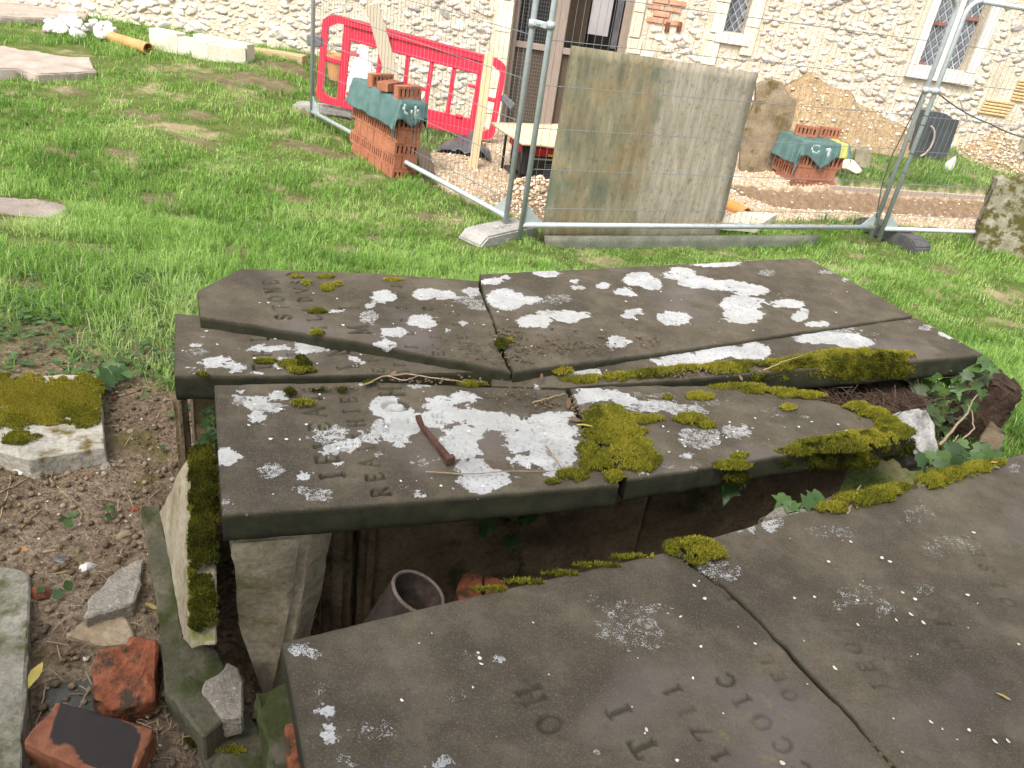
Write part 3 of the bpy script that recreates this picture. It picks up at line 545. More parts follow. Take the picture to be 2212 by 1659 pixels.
def slab(name, parent, bottom, right, top, left, thick, res, seed, lich=(), lines=(), z=.9, rad=.0038, jag=(0, 0, 0, 0), label=None, lsc=1.0, dsc=1.0):
    """top outline given as four polylines of (px,py,z); jag = roughness of each broken edge (b,r,t,l)"""
    q = lambda s: [PZ(*p) for p in s]
    B, Rr, T, Lf = q(bottom), q(right), q(top), q(left)
    def plen(P): return np.linalg.norm(np.diff(np.array(P), axis=0), axis=1).sum()
    Lu = max(plen(B), plen(T)); Lv = max(plen(Lf), plen(Rr))
    def ts(L):
        e = np.array([0, .18, .45, .75]) * rad / L; m = np.linspace(rad / L * 1.1, 1 - rad / L * 1.1, max(4, int(L / res)))
        return np.r_[e, m, 1 - e[::-1]]
    u, v = ts(Lu), ts(Lv); nu, nv = len(u), len(v)
    b, t_, l, r = resample(B, u), resample(T, u), resample(Lf, v), resample(Rr, v)
    def jagged(P, a, k):
        if a == 0: return P
        s = np.r_[0, np.cumsum(np.linalg.norm(np.diff(P, axis=0), axis=1))]; s0 = s / s[-1]; env = np.clip(np.minimum(s0, 1 - s0) * 20, 0, 1)
        n = (fbm(s * 22 + seed * 7 + k, s * 0 + k * 3.3, 4) - .5) * 2 * a * env
        tg = np.gradient(P, axis=0); tg /= np.linalg.norm(tg, axis=1)[:, None] + 1e-9
        return P + np.stack([-tg[:, 1], tg[:, 0], tg[:, 0] * 0], 1) * n[:, None]
    b, r, t_, l = jagged(b, jag[0], 1), jagged(r, jag[1], 2), jagged(t_, jag[2], 3), jagged(l, jag[3], 4)
    U, Vv = u[None, :, None], v[:, None, None]
    Gd = (1 - Vv) * b[None] + Vv * t_[None] + (1 - U) * l[:, None] + U * r[:, None] \
        - ((1 - U) * (1 - Vv) * b[0] + U * (1 - Vv) * b[-1] + (1 - U) * Vv * t_[0] + U * Vv * t_[-1])
    X, Y = Gd[..., 0], Gd[..., 1]
    du = np.minimum(u, 1 - u) * Lu; dv = np.minimum(v, 1 - v) * Lv; ed = np.minimum(du[None], dv[:, None])
    rd = np.where(ed < rad, rad - np.sqrt(np.clip(rad ** 2 - (rad - ed) ** 2, 0, None)), 0)
    dep = carve(X, Y, lines, z) * dsc * np.clip(.15 + 1.9 * (fbm(X * 16 + 3, Y * 16, 3) - .15), .12, 1.15)
    wear = .0022 * (fbm(X * 9 + seed, Y * 9) - .5) + .0011 * (fbm(X * 60, Y * 60 + seed) - .5) - .003 * np.clip(fbm(X * 7 + 40, Y * 14) - .62, 0, 1) * 6 * .4
    Gd[..., 2] += wear - rd - dep
    fld = np.full(X.shape, -.06); cov = np.zeros(X.shape)
    for e in lich:
        cx, cy, rx, ry = e[:4]; rx, ry = rx * lsc, ry * lsc; cv = e[4] if len(e) > 4 else .95
        c = PZ(cx, cy, z); a = (PZ(cx + rx, cy, z) - c)[:2]; bb = (PZ(cx, cy + ry, z) - c)[:2]
        Mi = np.linalg.inv(np.array([a, bb]).T); d = np.stack([X - c[0], Y - c[1]], -1) @ Mi.T
        sdv = (1 - np.hypot(d[..., 0], d[..., 1])) * min(np.hypot(*a), np.hypot(*bb))
        up_ = sdv > fld; cov = np.where(up_, cv, cov); fld = np.where(up_, sdv, fld)
    Rc = np.clip(.5 + fld * 20, 0, 1)
    alg_shade = np.clip(1 - ed / .007 + .8 * (fbm(X * 40, Y * 40) - .6), 0, 1) * .45 + np.clip(dep / .0035, 0, 1) * .62  # algae along edges; shadow painted into the carved letters with the dirt
    top_col = np.stack([Rc, cov, np.clip(alg_shade, 0, 1)], -1).reshape(-1, 3)
    top_v = Gd.reshape(-1, 3)
    i = (np.arange(nv - 1)[:, None] * nu + np.arange(nu - 1)[None]).ravel()
    F = [np.stack([i, i + 1, i + nu + 1, i + nu], 1)]
    ring = np.r_[np.arange(nu), np.arange(1, nv) * nu + nu - 1, (nv - 1) * nu + np.arange(nu - 2, -1, -1), np.arange(nv - 2, 0, -1) * nu]
    k = len(ring); base = top_v[ring]; VV = [top_v]; CC = [top_col]; off = len(top_v); prev = ring
    cen = base.mean(0); tang = np.roll(base, -1, 0) - np.roll(base, 1, 0); nrm = np.stack([tang[:, 1], -tang[:, 0], tang[:, 0] * 0], 1); nrm /= np.linalg.norm(nrm, axis=1)[:, None] + 1e-9
    per = np.cumsum(np.linalg.norm(tang, axis=1)) * .5
    for j, f in enumerate((.12, .3, .5, .7, .9, 1.0)):
        rr = base.copy(); rr[:, 2] = base[:, 2] - (thick - rad) * f
        rr = rr + nrm * ((fbm(per * 30, per * 0 + f * 4 + seed) - .5) * .003 - (.004 if f == 1 else 0))[:, None]
        VV.append(rr); sc = np.zeros((k, 3)); sc[:, 0] = top_col[ring, 0] * (.8 if f < .2 else .35); sc[:, 1] = top_col[ring, 1] * .9; sc[:, 2] = .95  # sides coloured for algae, with shade painted in
        CC.append(sc); new = off + np.arange(k); off += k
        F.append(np.stack([prev, new, np.roll(new, -1), np.roll(prev, -1)], 1)); prev = new
    # underside
    cv_ = off; VV.append((cen - [0, 0, thick])[None]); CC.append(np.array([[0, 0, 1.]]))
    F.append(np.stack([prev, np.full(k, cv_), np.full(k, cv_), np.roll(prev, -1)], 1)[:, [0, 1, 3, 3]][:, [0, 1, 2, 2]] if False else np.zeros((0, 4), int))
    V_ = np.concatenate(VV); C_ = np.concatenate(CC); F4 = np.concatenate(F)
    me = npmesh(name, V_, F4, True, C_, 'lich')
    bm = bmesh.new(); bm.from_mesh(me); bm.verts.ensure_lookup_table()
    cvx = bm.verts[cv_]
    for q0, q1 in zip(prev, np.roll(prev, -1)):
        bm.faces.new((bm.verts[q0], cvx, bm.verts[q1])) if False else bm.faces.new((bm.verts[int(q1)], bm.verts[int(q0)], cvx))
    bm.to_mesh(me); bm.free()
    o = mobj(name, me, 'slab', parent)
    if label: o['label'] = label
    return o

ZN, ZM = .90, .90
far_t = empty('chest_tomb', (.3, 2.1, .45), 'far chest tomb whose cracked cover slab backs onto the grass and fence', 'tomb', 'row of three broken chest tombs')
mid_t = empty('chest_tomb', (.2, 1.4, .42), 'narrow middle chest tomb with a rusty iron spike lying on its white lichened slab', 'tomb', 'row of three broken chest tombs')
near_t = empty('chest_tomb', (.4, .75, .42), 'nearest chest tomb, its brown cover slab cracked across and filling the lower right', 'tomb', 'row of three broken chest tombs')

LA = [(830, 642, 30, 15), (797, 684, 22, 16, .62), (727, 674, 12, 5), (925, 636, 34, 14), (965, 640, 40, 13), (1005, 648, 34, 10, .55), (1015, 628, 28, 10, .7), (915, 695, 38, 15),
      (965, 712, 15, 6), (997, 697, 12, 5, .7), (850, 720, 30, 11), (825, 740, 32, 15), (1035, 662, 22, 8, .6), (800, 664, 14, 6)]
LB = [(1095, 648, 44, 24), (1130, 650, 40, 10), (1062, 612, 24, 8), (1090, 604, 14, 5), (1182, 595, 34, 9), (1378, 606, 36, 15), (1405, 618, 24, 14), (1348, 632, 24, 8), (1365, 638, 18, 6), (1302, 620, 14, 8), (1240, 611, 10, 5), (1245, 625, 18, 5, .7),
      (1225, 684, 50, 14), (1160, 694, 44, 16), (1190, 678, 40, 8, .7), (1368, 679, 27, 12), (1456, 686, 38, 16), (1336, 738, 26, 16), (1355, 736, 10, 6), (1465, 594, 38, 14), (1505, 612, 40, 14), (1570, 620, 50, 14), (1622, 630, 40, 14),
      (1605, 656, 50, 18), (1605, 680, 48, 18), (1700, 658, 38, 11), (1728, 680, 22, 14), (1765, 698, 30, 7), (1545, 572, 60, 9, .9), (1655, 592, 22, 8, .55), (1830, 606, 14, 4, .7), (1205, 648, 30, 11, .5), (1790, 590, 22, 5, .55), (1262, 795, 12, 4), (1690, 640, 14, 8, .4)]
LD = [(1480, 778, 95, 12), (1570, 765, 90, 18), (1625, 762, 40, 22), (1265, 797, 45, 11, .8), (1790, 735, 75, 16, .8), (1840, 748, 50, 13), (1815, 722, 40, 9, .6), (2005, 718, 28, 7, .6), (2062, 735, 42, 10, .85), (2085, 747, 28, 7), (1155, 818, 26, 6), (1098, 824, 14, 4), (1965, 705, 20, 5, .4), (1880, 730, 16, 5, .4)]
LC = [(475, 786, 44, 17), (505, 795, 28, 10, .75), (428, 800, 36, 12, .62), (575, 752, 40, 6), (612, 750, 20, 5), (672, 752, 36, 12), (645, 744, 20, 6), (610, 783, 26, 12), (768, 776, 28, 12), (430, 760, 28, 8, .5), (425, 745, 12, 5, .7), (440, 722, 5, 4), (560, 806, 12, 3), (400, 770, 12, 14, .45)]
LM1 = [(555, 868, 30, 20), (600, 852, 34, 12), (560, 895, 22, 22), (575, 880, 40, 16, .7), (520, 862, 20, 11, .6), (524, 845, 9, 6), (490, 985, 31, 22), (587, 1016, 26, 17, .62), (655, 1026, 22, 15), (675, 1018, 14, 8, .8), (690, 1068, 30, 16, .6), (650, 1058, 18, 8, .6),
       (715, 938, 50, 22, .6), (760, 958, 44, 18, .72), (800, 945, 44, 24, .72), (795, 975, 32, 14, .7), (720, 960, 24, 18, .75), (835, 872, 38, 26), (860, 888, 40, 24), (870, 922, 42, 22), (850, 940, 40, 24, .78), (830, 918, 30, 20, .7),
       (905, 905, 44, 20), (945, 900, 44, 24, .85), (960, 868, 44, 22), (1000, 856, 40, 18), (985, 885, 50, 22), (1035, 905, 36, 26), (1000, 930, 46, 24), (1000, 968, 44, 28), (975, 950, 34, 24, .85), (1020, 1005, 38, 26), (1060, 1030, 62, 26), (1035, 1055, 44, 14), (1010, 1035, 20, 12), (1095, 995, 18, 10),
       (1080, 905, 44, 26), (1120, 910, 44, 26), (1160, 905, 60, 22), (1130, 950, 40, 30), (1170, 950, 50, 36), (1205, 935, 50, 34), (1190, 985, 55, 34), (1150, 990, 44, 20), (1225, 900, 40, 14), (1215, 1020, 40, 14), (1245, 960, 24, 22, .75), (1160, 925, 80, 20),
       (930, 992, 38, 16, .55), (905, 1066, 11, 6), (730, 1000, 12, 7), (870, 1050, 14, 8, .4), (790, 825, 16, 4), (905, 826, 30, 6), (1105, 826, 16, 5), (705, 975, 18, 7), (520, 1120, 16, 14, .5), (480, 1080, 9, 10, .6)]
LM2 = [(1268, 858, 44, 22), (1310, 858, 50, 14), (1350, 868, 34, 10), (1415, 878, 60, 15, .66), (1480, 888, 50, 16, .62), (1512, 945, 46, 28, .58), (1592, 928, 36, 18, .62), (1482, 985, 18, 8, .7), (1375, 1022, 30, 8, .8), (1440, 1010, 16, 5, .5), (1500, 1012, 14, 5, .5), (1530, 868, 44, 10, .45), (1640, 960, 16, 6, .6), (1680, 888, 34, 12, .42), (1410, 855, 50, 8, .5), (1290, 880, 30, 10, .7), (1740, 900, 10, 5, .5)]
LN1 = [(1375, 1350, 92, 64, .47), (1310, 1305, 40, 26, .50), (1440, 1345, 34, 26, .53), (1350, 1390, 50, 18, .52), (702, 1538, 26, 18, .88), (706, 1585, 30, 22, .88), (640, 1402, 26, 15, .62), (668, 1412, 18, 10, .62), (820, 1582, 40, 24, .44), (800, 1575, 22, 16, .58), (1085, 1636, 40, 22, .5), (1110, 1650, 26, 14, .62), (950, 1648, 24, 12, .62), (1280, 1625, 12, 9, .6),
       (1020, 1415, 14, 7, .5), (1085, 1428, 12, 7, .62), (990, 1500, 22, 14, .42), (740, 1640, 18, 14, .5), (1060, 1580, 22, 14, .34), (690, 1490, 12, 7, .5), (1120, 1380, 14, 6, .3)]
LN2 = [(1665, 1138, 42, 22, .62), (1625, 1135, 30, 14, .6), (1560, 1240, 44, 34, .50), (1530, 1225, 24, 18, .56), (1850, 1290, 70, 30, .45), (1900, 1315, 30, 16, .50), (2000, 1275, 22, 14, .46), (1790, 1150, 60, 16, .43), (1990, 1110, 60, 22, .44), (2050, 1180, 70, 24, .42), (2190, 1010, 14, 10, .5), (2120, 1350, 60, 24, .28)]

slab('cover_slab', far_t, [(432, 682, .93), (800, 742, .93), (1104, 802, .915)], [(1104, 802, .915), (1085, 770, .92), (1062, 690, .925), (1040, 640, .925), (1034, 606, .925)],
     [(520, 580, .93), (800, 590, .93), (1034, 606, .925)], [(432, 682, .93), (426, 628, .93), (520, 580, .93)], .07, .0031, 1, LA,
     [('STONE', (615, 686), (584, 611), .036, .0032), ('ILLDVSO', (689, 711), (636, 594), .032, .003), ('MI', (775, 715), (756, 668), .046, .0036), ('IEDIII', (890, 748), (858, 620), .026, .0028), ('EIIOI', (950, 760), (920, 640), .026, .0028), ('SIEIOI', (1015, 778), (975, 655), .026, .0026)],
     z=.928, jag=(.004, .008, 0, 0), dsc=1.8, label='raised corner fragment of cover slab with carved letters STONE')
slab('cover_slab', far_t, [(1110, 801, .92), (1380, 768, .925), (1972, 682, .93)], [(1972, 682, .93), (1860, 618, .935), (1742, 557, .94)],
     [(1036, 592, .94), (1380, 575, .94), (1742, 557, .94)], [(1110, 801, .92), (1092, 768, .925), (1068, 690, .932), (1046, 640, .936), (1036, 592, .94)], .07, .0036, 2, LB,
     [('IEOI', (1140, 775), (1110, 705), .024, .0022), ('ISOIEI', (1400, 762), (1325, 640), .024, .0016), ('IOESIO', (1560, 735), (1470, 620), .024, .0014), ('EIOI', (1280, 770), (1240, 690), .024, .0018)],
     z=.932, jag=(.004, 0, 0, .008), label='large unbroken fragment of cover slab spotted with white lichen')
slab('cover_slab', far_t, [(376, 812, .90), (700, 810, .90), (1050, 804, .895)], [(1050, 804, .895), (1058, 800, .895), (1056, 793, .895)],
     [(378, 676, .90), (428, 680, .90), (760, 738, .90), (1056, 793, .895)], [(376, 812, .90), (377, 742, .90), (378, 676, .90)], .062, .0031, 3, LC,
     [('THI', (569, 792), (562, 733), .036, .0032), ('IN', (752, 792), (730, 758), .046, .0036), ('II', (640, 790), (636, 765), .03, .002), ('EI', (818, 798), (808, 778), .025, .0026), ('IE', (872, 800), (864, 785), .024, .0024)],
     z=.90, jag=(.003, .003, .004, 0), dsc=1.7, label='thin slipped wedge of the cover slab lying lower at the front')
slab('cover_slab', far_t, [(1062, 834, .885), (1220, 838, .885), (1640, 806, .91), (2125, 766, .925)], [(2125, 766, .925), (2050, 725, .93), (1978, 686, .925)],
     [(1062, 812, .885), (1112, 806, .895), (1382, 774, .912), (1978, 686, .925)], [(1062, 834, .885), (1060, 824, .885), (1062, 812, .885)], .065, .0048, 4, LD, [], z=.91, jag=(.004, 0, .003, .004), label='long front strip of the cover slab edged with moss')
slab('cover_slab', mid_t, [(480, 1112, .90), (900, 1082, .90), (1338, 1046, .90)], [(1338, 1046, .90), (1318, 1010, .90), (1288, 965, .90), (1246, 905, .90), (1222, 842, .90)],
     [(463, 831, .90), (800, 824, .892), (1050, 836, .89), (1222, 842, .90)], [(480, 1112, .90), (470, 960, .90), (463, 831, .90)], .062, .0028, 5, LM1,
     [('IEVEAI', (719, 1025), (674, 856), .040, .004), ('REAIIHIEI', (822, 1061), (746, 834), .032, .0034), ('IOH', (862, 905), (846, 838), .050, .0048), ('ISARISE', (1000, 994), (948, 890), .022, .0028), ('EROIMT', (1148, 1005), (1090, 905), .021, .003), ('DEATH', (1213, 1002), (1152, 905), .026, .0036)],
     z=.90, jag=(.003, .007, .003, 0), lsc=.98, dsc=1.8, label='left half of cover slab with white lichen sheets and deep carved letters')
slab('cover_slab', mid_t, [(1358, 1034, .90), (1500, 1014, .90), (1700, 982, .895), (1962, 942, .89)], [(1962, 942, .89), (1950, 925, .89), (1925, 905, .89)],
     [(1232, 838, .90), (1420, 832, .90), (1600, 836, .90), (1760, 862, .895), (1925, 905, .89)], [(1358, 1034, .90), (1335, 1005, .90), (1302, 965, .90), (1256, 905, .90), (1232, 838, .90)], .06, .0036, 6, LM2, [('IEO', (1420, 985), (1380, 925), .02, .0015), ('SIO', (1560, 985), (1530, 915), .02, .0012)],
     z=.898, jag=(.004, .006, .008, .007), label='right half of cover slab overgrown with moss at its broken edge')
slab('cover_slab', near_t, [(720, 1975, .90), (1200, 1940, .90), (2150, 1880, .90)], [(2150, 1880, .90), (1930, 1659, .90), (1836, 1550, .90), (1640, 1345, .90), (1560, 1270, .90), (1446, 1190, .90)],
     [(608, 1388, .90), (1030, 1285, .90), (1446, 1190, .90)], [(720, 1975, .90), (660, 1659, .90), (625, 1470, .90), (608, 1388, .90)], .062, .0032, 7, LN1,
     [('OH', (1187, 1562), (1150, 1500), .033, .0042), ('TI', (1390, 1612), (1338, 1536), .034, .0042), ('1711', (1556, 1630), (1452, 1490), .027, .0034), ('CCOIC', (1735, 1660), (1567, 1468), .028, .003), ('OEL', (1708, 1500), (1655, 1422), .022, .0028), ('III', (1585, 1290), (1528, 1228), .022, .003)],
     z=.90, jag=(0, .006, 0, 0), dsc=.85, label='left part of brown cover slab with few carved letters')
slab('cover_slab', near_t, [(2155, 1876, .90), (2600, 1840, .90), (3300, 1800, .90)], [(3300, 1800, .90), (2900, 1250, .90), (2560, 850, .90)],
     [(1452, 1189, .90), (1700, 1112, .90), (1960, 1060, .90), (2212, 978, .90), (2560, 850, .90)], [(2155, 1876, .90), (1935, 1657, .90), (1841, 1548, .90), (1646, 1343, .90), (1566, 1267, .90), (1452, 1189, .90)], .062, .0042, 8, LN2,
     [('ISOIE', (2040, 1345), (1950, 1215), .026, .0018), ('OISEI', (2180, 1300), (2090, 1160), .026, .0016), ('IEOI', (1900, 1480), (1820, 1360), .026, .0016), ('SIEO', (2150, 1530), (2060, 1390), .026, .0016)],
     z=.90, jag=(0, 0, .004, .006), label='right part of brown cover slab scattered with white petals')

# ------------------------------------------------------------------ the chests under the slabs
def A3(*p): return np.array(p, float)
UP = A3(0, 0, 1)
f0, f1, f2 = PZ(480, 1112, .84), PZ(1338, 1046, .84), PZ(1962, 942, .84)
fd = (f1 - f0) / np.linalg.norm(f1 - f0); fin = A3(-fd[1], fd[0], 0)
# middle chest: front side panel with pilaster and sunk field
def panel_box(name, s0, s1, z0, z1, d0, d1, mat, parent, amp=.003, seed=0, bev=.006):
    a = f0 + fd * s0 + fin * d0; b = f0 + fd * s1 + fin * d0
    top = [A3(a[0], a[1], z1), A3(b[0], b[1], z1), A3(*(b + fin * (d1 - d0))[:2], z1), A3(*(a + fin * (d1 - d0))[:2], z1)]
    return stone_prism(name, top, z1 - z0, mat, parent, amp, seed, bev)
panel_box('side_panel', .26, .92, .30, .837, .075, .13, 'chest', mid_t, .004, 1)
panel_box('side_panel', .94, 1.50, .30, .832, .10, .15, 'chest', mid_t, .006, 2)
panel_box('pilaster', .185, .245, .30, .837, .05, .12, 'chest', mid_t, .004, 3, .02)
panel_box('panel_moulding', .30, .86, .34, .375, .065, .0755, 'chest', mid_t, .002, 4, .003)
panel_box('panel_moulding', .275, .292, .34, .80, .062, .0755, 'chest', mid_t, .002, 5, .003)
panel_box('back_panel', .05, 1.35, .30, .83, .33, .37, 'chest', mid_t, .004, 6)
panel_box('corner_post', .00, .055, .42, .837, .335, .40, 'pale', mid_t, .004, 7)
o = stone_prism('end_panel', [PZ(484, 1166, .838), PZ(664, 1150, .838), PZ(644, 1300, .66), PZ(606, 1470, .46), PZ(592, 1560, .34), PZ(570, 1540, .36), PZ(508, 1340, .60)], 0, 'pale', mid_t, .005, 8, .014, 3, dvec=A3(.035, .075, -.01))
# fallen end slab, leaning against the chest
L_top = [PZ(412, 968, .80), PZ(464, 960, .80), PZ(470, 1392, .72), PZ(410, 1402, .72)]
L_bot = [PZ(346, 1105, .52), PZ(346, 1105, .52) + A3(.065, .02, 0), PZ(393, 1372, .51) + A3(.065, 0, 0), PZ(393, 1372, .51)]
bm = bmesh.new(); a = [bm.verts.new(V3(p)) for p in L_top]; b = [bm.verts.new(V3(p)) for p in L_bot]
bm.faces.new(a); bm.faces.new(b[::-1])
for i in range(4): bm.faces.new((a[i], b[i], b[(i + 1) % 4], a[(i + 1) % 4]))
bmesh.ops.recalc_face_normals(bm, faces=bm.faces); rough(bm, 3, .006, 18, 5, .01)
lean = mobj('fallen_panel', bmesh_to('fallen_panel', bm), 'pale'); tag(lean, 'pale stone panel leaning on edge against the middle tomb, moss along its top', 'stone panel')
# plinth stones beside it
def ground_stone(name, pts, z, th, mat, label, cat, seed=0, amp=.006, group=None, bev=.01, taper=0., tilt=None, parent=None):
    P = [PZ(px, py, z) for px, py in pts]
    if tilt is not None:
        c = sum(P) / len(P); P = [A3(p[0], p[1], p[2] + (p[0] - c[0]) * tilt[0] + (p[1] - c[1]) * tilt[1]) for p in P]
    o = stone_prism(name, P, th, mat, parent, amp, seed, bev, 3, taper)
    return tag(o, label, cat, group) if parent is None else o
ground_stone('plinth_stone', [(305, 1096), (346, 1088), (372, 1230), (398, 1372), (470, 1400), (520, 1520), (440, 1592), (402, 1540), (360, 1497), (334, 1300)], .52, .16, 'plinth', None, None, 1, .008, parent=mid_t)
ground_stone('plinth_stone', [(404, 1552), (442, 1600), (528, 1530), (600, 1640), (640, 1740), (480, 1740), (440, 1640)], .455, .12, 'plinth', None, None, 2, .009, parent=mid_t)
ground_stone('plinth_stone', [(385, 1610), (432, 1600), (470, 1700), (472, 1760), (372, 1760)], .43, .12, 'plinth', None, None, 3, .009, parent=mid_t)
# far chest
b0, b1 = PZ(372, 860, .84), PZ(436, 862, .84); bk = (PZ(378, 676, .84) - PZ(376, 812, .84)) * .93
stone_prism('end_pilaster', [b0, b0 + A3(.03, .005, 0), b0 + A3(.03, .005, 0) + bk * .2, b0 + bk * .2], .42, 'chest', far_t, .004, 11, .012)
stone_prism('end_panel', [b0 + A3(.032, .03, 0), b1 + A3(.03, .02, 0), b1 + bk + A3(.03, .02, 0), b0 + bk + A3(.03, 0, 0)], .42, 'chest', far_t, .005, 12)
core = [PZ(470, 780, .838), PZ(1060, 790, .832), PZ(1940, 745, .838), PZ(1720, 610, .85), PZ(620, 640, .85)]
stone_prism('side_panel', core, .46, 'chest', far_t, .006, 13)
e0 = PZ(2105, 770, .84); nrm = A3(.25, -1, 0)
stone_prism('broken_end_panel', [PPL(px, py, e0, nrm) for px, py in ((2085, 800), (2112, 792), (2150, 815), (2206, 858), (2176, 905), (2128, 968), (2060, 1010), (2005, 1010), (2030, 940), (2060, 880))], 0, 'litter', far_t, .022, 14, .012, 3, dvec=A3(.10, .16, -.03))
stone_prism('end_panel', [PZ(2110, 960, .62), PZ(2150, 985, .62), PZ(2175, 935, .62), PZ(2140, 905, .62)], .4, 'chest', far_t, .006, 15)
# nearest chest
core = [PZ(700, 1440, .838), PZ(1446, 1250, .838), PZ(2230, 1050, .838), PZ(2900, 1500, .838), PZ(2300, 1780, .838), PZ(800, 1900, .838)]
stone_prism('side_panel', core, .48, 'chest', near_t, .006, 16)
ground_stone('foundation_stone', [(556, 1505), (640, 1470), (668, 1600), (690, 1740), (606, 1740), (580, 1620)], .60, .25, 'plinth', None, None, 4, .014, parent=near_t)
ground_stone('brick', [(614, 1566), (655, 1548), (690, 1700), (632, 1720)], .66, .075, 'redbrick', None, None, 5, .003, parent=near_t)
ground_stone('brick', [(632, 1640), (700, 1625), (720, 1760), (650, 1770)], .585, .07, 'redbrick', None, None, 6, .003, parent=near_t)

# things in the gap between the tombs
pc = PZ(904, 1280, .72); pd = A3(.42, .12, 1.); pd /= np.linalg.norm(pd)
bm = bmesh.new(); e1 = np.cross(pd, A3(0, 1, 0)); e1 /= np.linalg.norm(e1); e2 = np.cross(pd, e1); prof = [(.0475, -.42), (.0475, -.002), (.0500, .001), (.0535, 0), (.0555, -.004), (.0555, -.42)]; rings = []
for rr, hh in prof: rings.append([bm.verts.new(V3(pc + pd * hh + (e1 * math.cos(t) + e2 * math.sin(t)) * rr)) for t in np.linspace(0, 2 * math.pi, 40, endpoint=False)])
for A_, B_ in zip(rings, rings[1:]):
    for k in range(40): bm.faces.new((A_[k], A_[(k + 1) % 40], B_[(k + 1) % 40], B_[k]))
ipipe = empty('iron_pipe', pc - pd * .42, 'open rusty cast iron pipe standing in the dark gap between two tombs', 'pipe')
mobj('barrel', bmesh_to('barrel', bm, True), 'iron', ipipe)
MB().tube([pc + (e1 * math.cos(t) + e2 * math.sin(t)) * .0525 for t in np.linspace(0, 6.2832, 40, endpoint=False)], .0038, 6, True).obj('rim', 'rustrim', ipipe, True)
ground_stone('broken_brick', [(986, 1262), (1002, 1238), (1040, 1236), (1042, 1290), (990, 1300)], .60, .07, 'redbrick', 'broken brick right beside the iron pipe in the dark gap', 'brick', 7, .004)
ground_stone('broken_brick', [(1044, 1242), (1085, 1250), (1110, 1275), (1050, 1295)], .585, .07, 'redbrick', 'second broken brick in the dark gap, farther from the iron pipe', 'brick', 8, .004)
ground_stone('stone_fragment', [(1760, 1098), (1800, 1072), (1900, 1050), (1985, 1040), (1990, 1062), (1880, 1090)], .80, .10, 'chest', 'brown flat stone fragment wedged behind the nearest slab under ivy', 'stone', 9, .01)
ground_stone('stone_fragment', [(1640, 1118), (1690, 1092), (1745, 1082), (1750, 1104), (1690, 1120)], .80, .09, 'grey', 'small grey stone fragment wedged along the nearest slab edge', 'stone', 10, .01)
wl = [PZ(1922, 893, .87), PZ(1958, 884, .88), PZ(1996, 880, .88), PZ(2018, 896, .87), PZ(2026, 935, .83), PZ(2032, 985, .78), PZ(1990, 992, .77), PZ(1968, 960, .80), PZ(1944, 925, .84)]
o = stone_prism('stone_fragment', wl, 0, 'lichenrock', None, .008, 21, .012, 3, dvec=A3(.02, .08, -.10)); tag(o, 'pale white lichened lump of stone at the right end of the middle tomb', 'stone')

# ------------------------------------------------------------------ ledgers, rubble and bricks at lower left
ground_stone('ledger_slab', [(-160, 838), (60, 812), (205, 806), (216, 850), (229, 966), (150, 978), (62, 993), (-10, 972), (-180, 985)], .555, .11, 'goldledger', 'flat ledger slab half covered in golden moss on the dirt', 'grave slab', 31, .006)
ground_stone('ledger_slab', [(-200, 1190), (0, 1226), (66, 1236), (62, 1330), (52, 1480), (48, 1670), (40, 1760), (-200, 1740)], .51, .12, 'cornerledger', 'grey green ledger slab cut off by the lower left corner', 'grave slab', 32, .008)
ground_stone('stone_block', [(313, 1203), (302, 1258), (288, 1304), (240, 1318), (182, 1334), (190, 1296), (222, 1262), (246, 1238), (285, 1212)], .515, .10, 'grey', 'grey squared stone block with a broken corner lying on the dirt', 'stone', 33, .008)
ground_stone('stone_wedge', [(140, 1368), (196, 1336), (258, 1324), (276, 1342), (297, 1386), (210, 1392)], .485, .08, 'tan', 'tan wedge of stone in front of the grey stone block', 'stone', 34, .008, taper=-.1)
ground_stone('old_brick', [(204, 1443), (214, 1412), (235, 1404), (276, 1404), (279, 1388), (341, 1394), (337, 1464), (332, 1504), (286, 1512), (237, 1524), (197, 1488)], .52, .075, 'redbrick', 'red brick broken at its edges lying above the soot faced brick', 'brick', 35, .009, tilt=(0, .25), bev=.005)
o = ground_stone('old_brick', [(124, 1517), (230, 1545), (335, 1574), (312, 1620), (288, 1668), (180, 1664), (50, 1602), (88, 1556)], .52, .068, 'sootbrick', 'orange brick with a black soot stained face in the lower left', 'brick', 36, .006, bev=.004)
me = o.data; vz = np.zeros(len(me.vertices) * 3); me.vertices.foreach_get('co', vz); vz = vz.reshape(-1, 3); px, py = proj(vz)
inn = inpoly(px, py, [(128, 1530), (230, 1553), (296, 1580), (262, 1660), (180, 1660), (100, 1620), (112, 1585)]); q = np.zeros((len(vz), 4), np.float32); q[:, 0] = np.where(vz[:, 2] > .50, np.clip(.5 + (1.02 - np.maximum(np.abs(((px - 205) * .94 + (py - 1595) * .30) / 92), np.abs((-(px - 205) * .42 + (py - 1595)) / 62))) * 2.2, 0, 1), 0); q[:, 3] = 1
at = me.attributes.new('tint', 'FLOAT_COLOR', 'POINT'); at.data.foreach_set('color', q.ravel())
ground_stone('slate_piece', [(214, 1430), (160, 1452), (108, 1476), (92, 1522), (128, 1555), (230, 1556), (262, 1530), (205, 1470)], .462, .03, 'darkslate', 'dark slate piece underneath the two old bricks', 'slate', 37, .003)
ground_stone('stone_fragment', [(491, 1428), (514, 1437), (525, 1472), (524, 1546), (483, 1551), (462, 1528), (449, 1510), (433, 1495), (440, 1464), (468, 1457)], .53, .055, 'grey', 'pointed grey stone fragment lying on the green plinth', 'stone', 38, .006)
rock('round_stone', PZ(452, 1438, .50), (.022, .018, .018), 'tan', 'small round mossy pebble above the pointed grey fragment', seed=3)
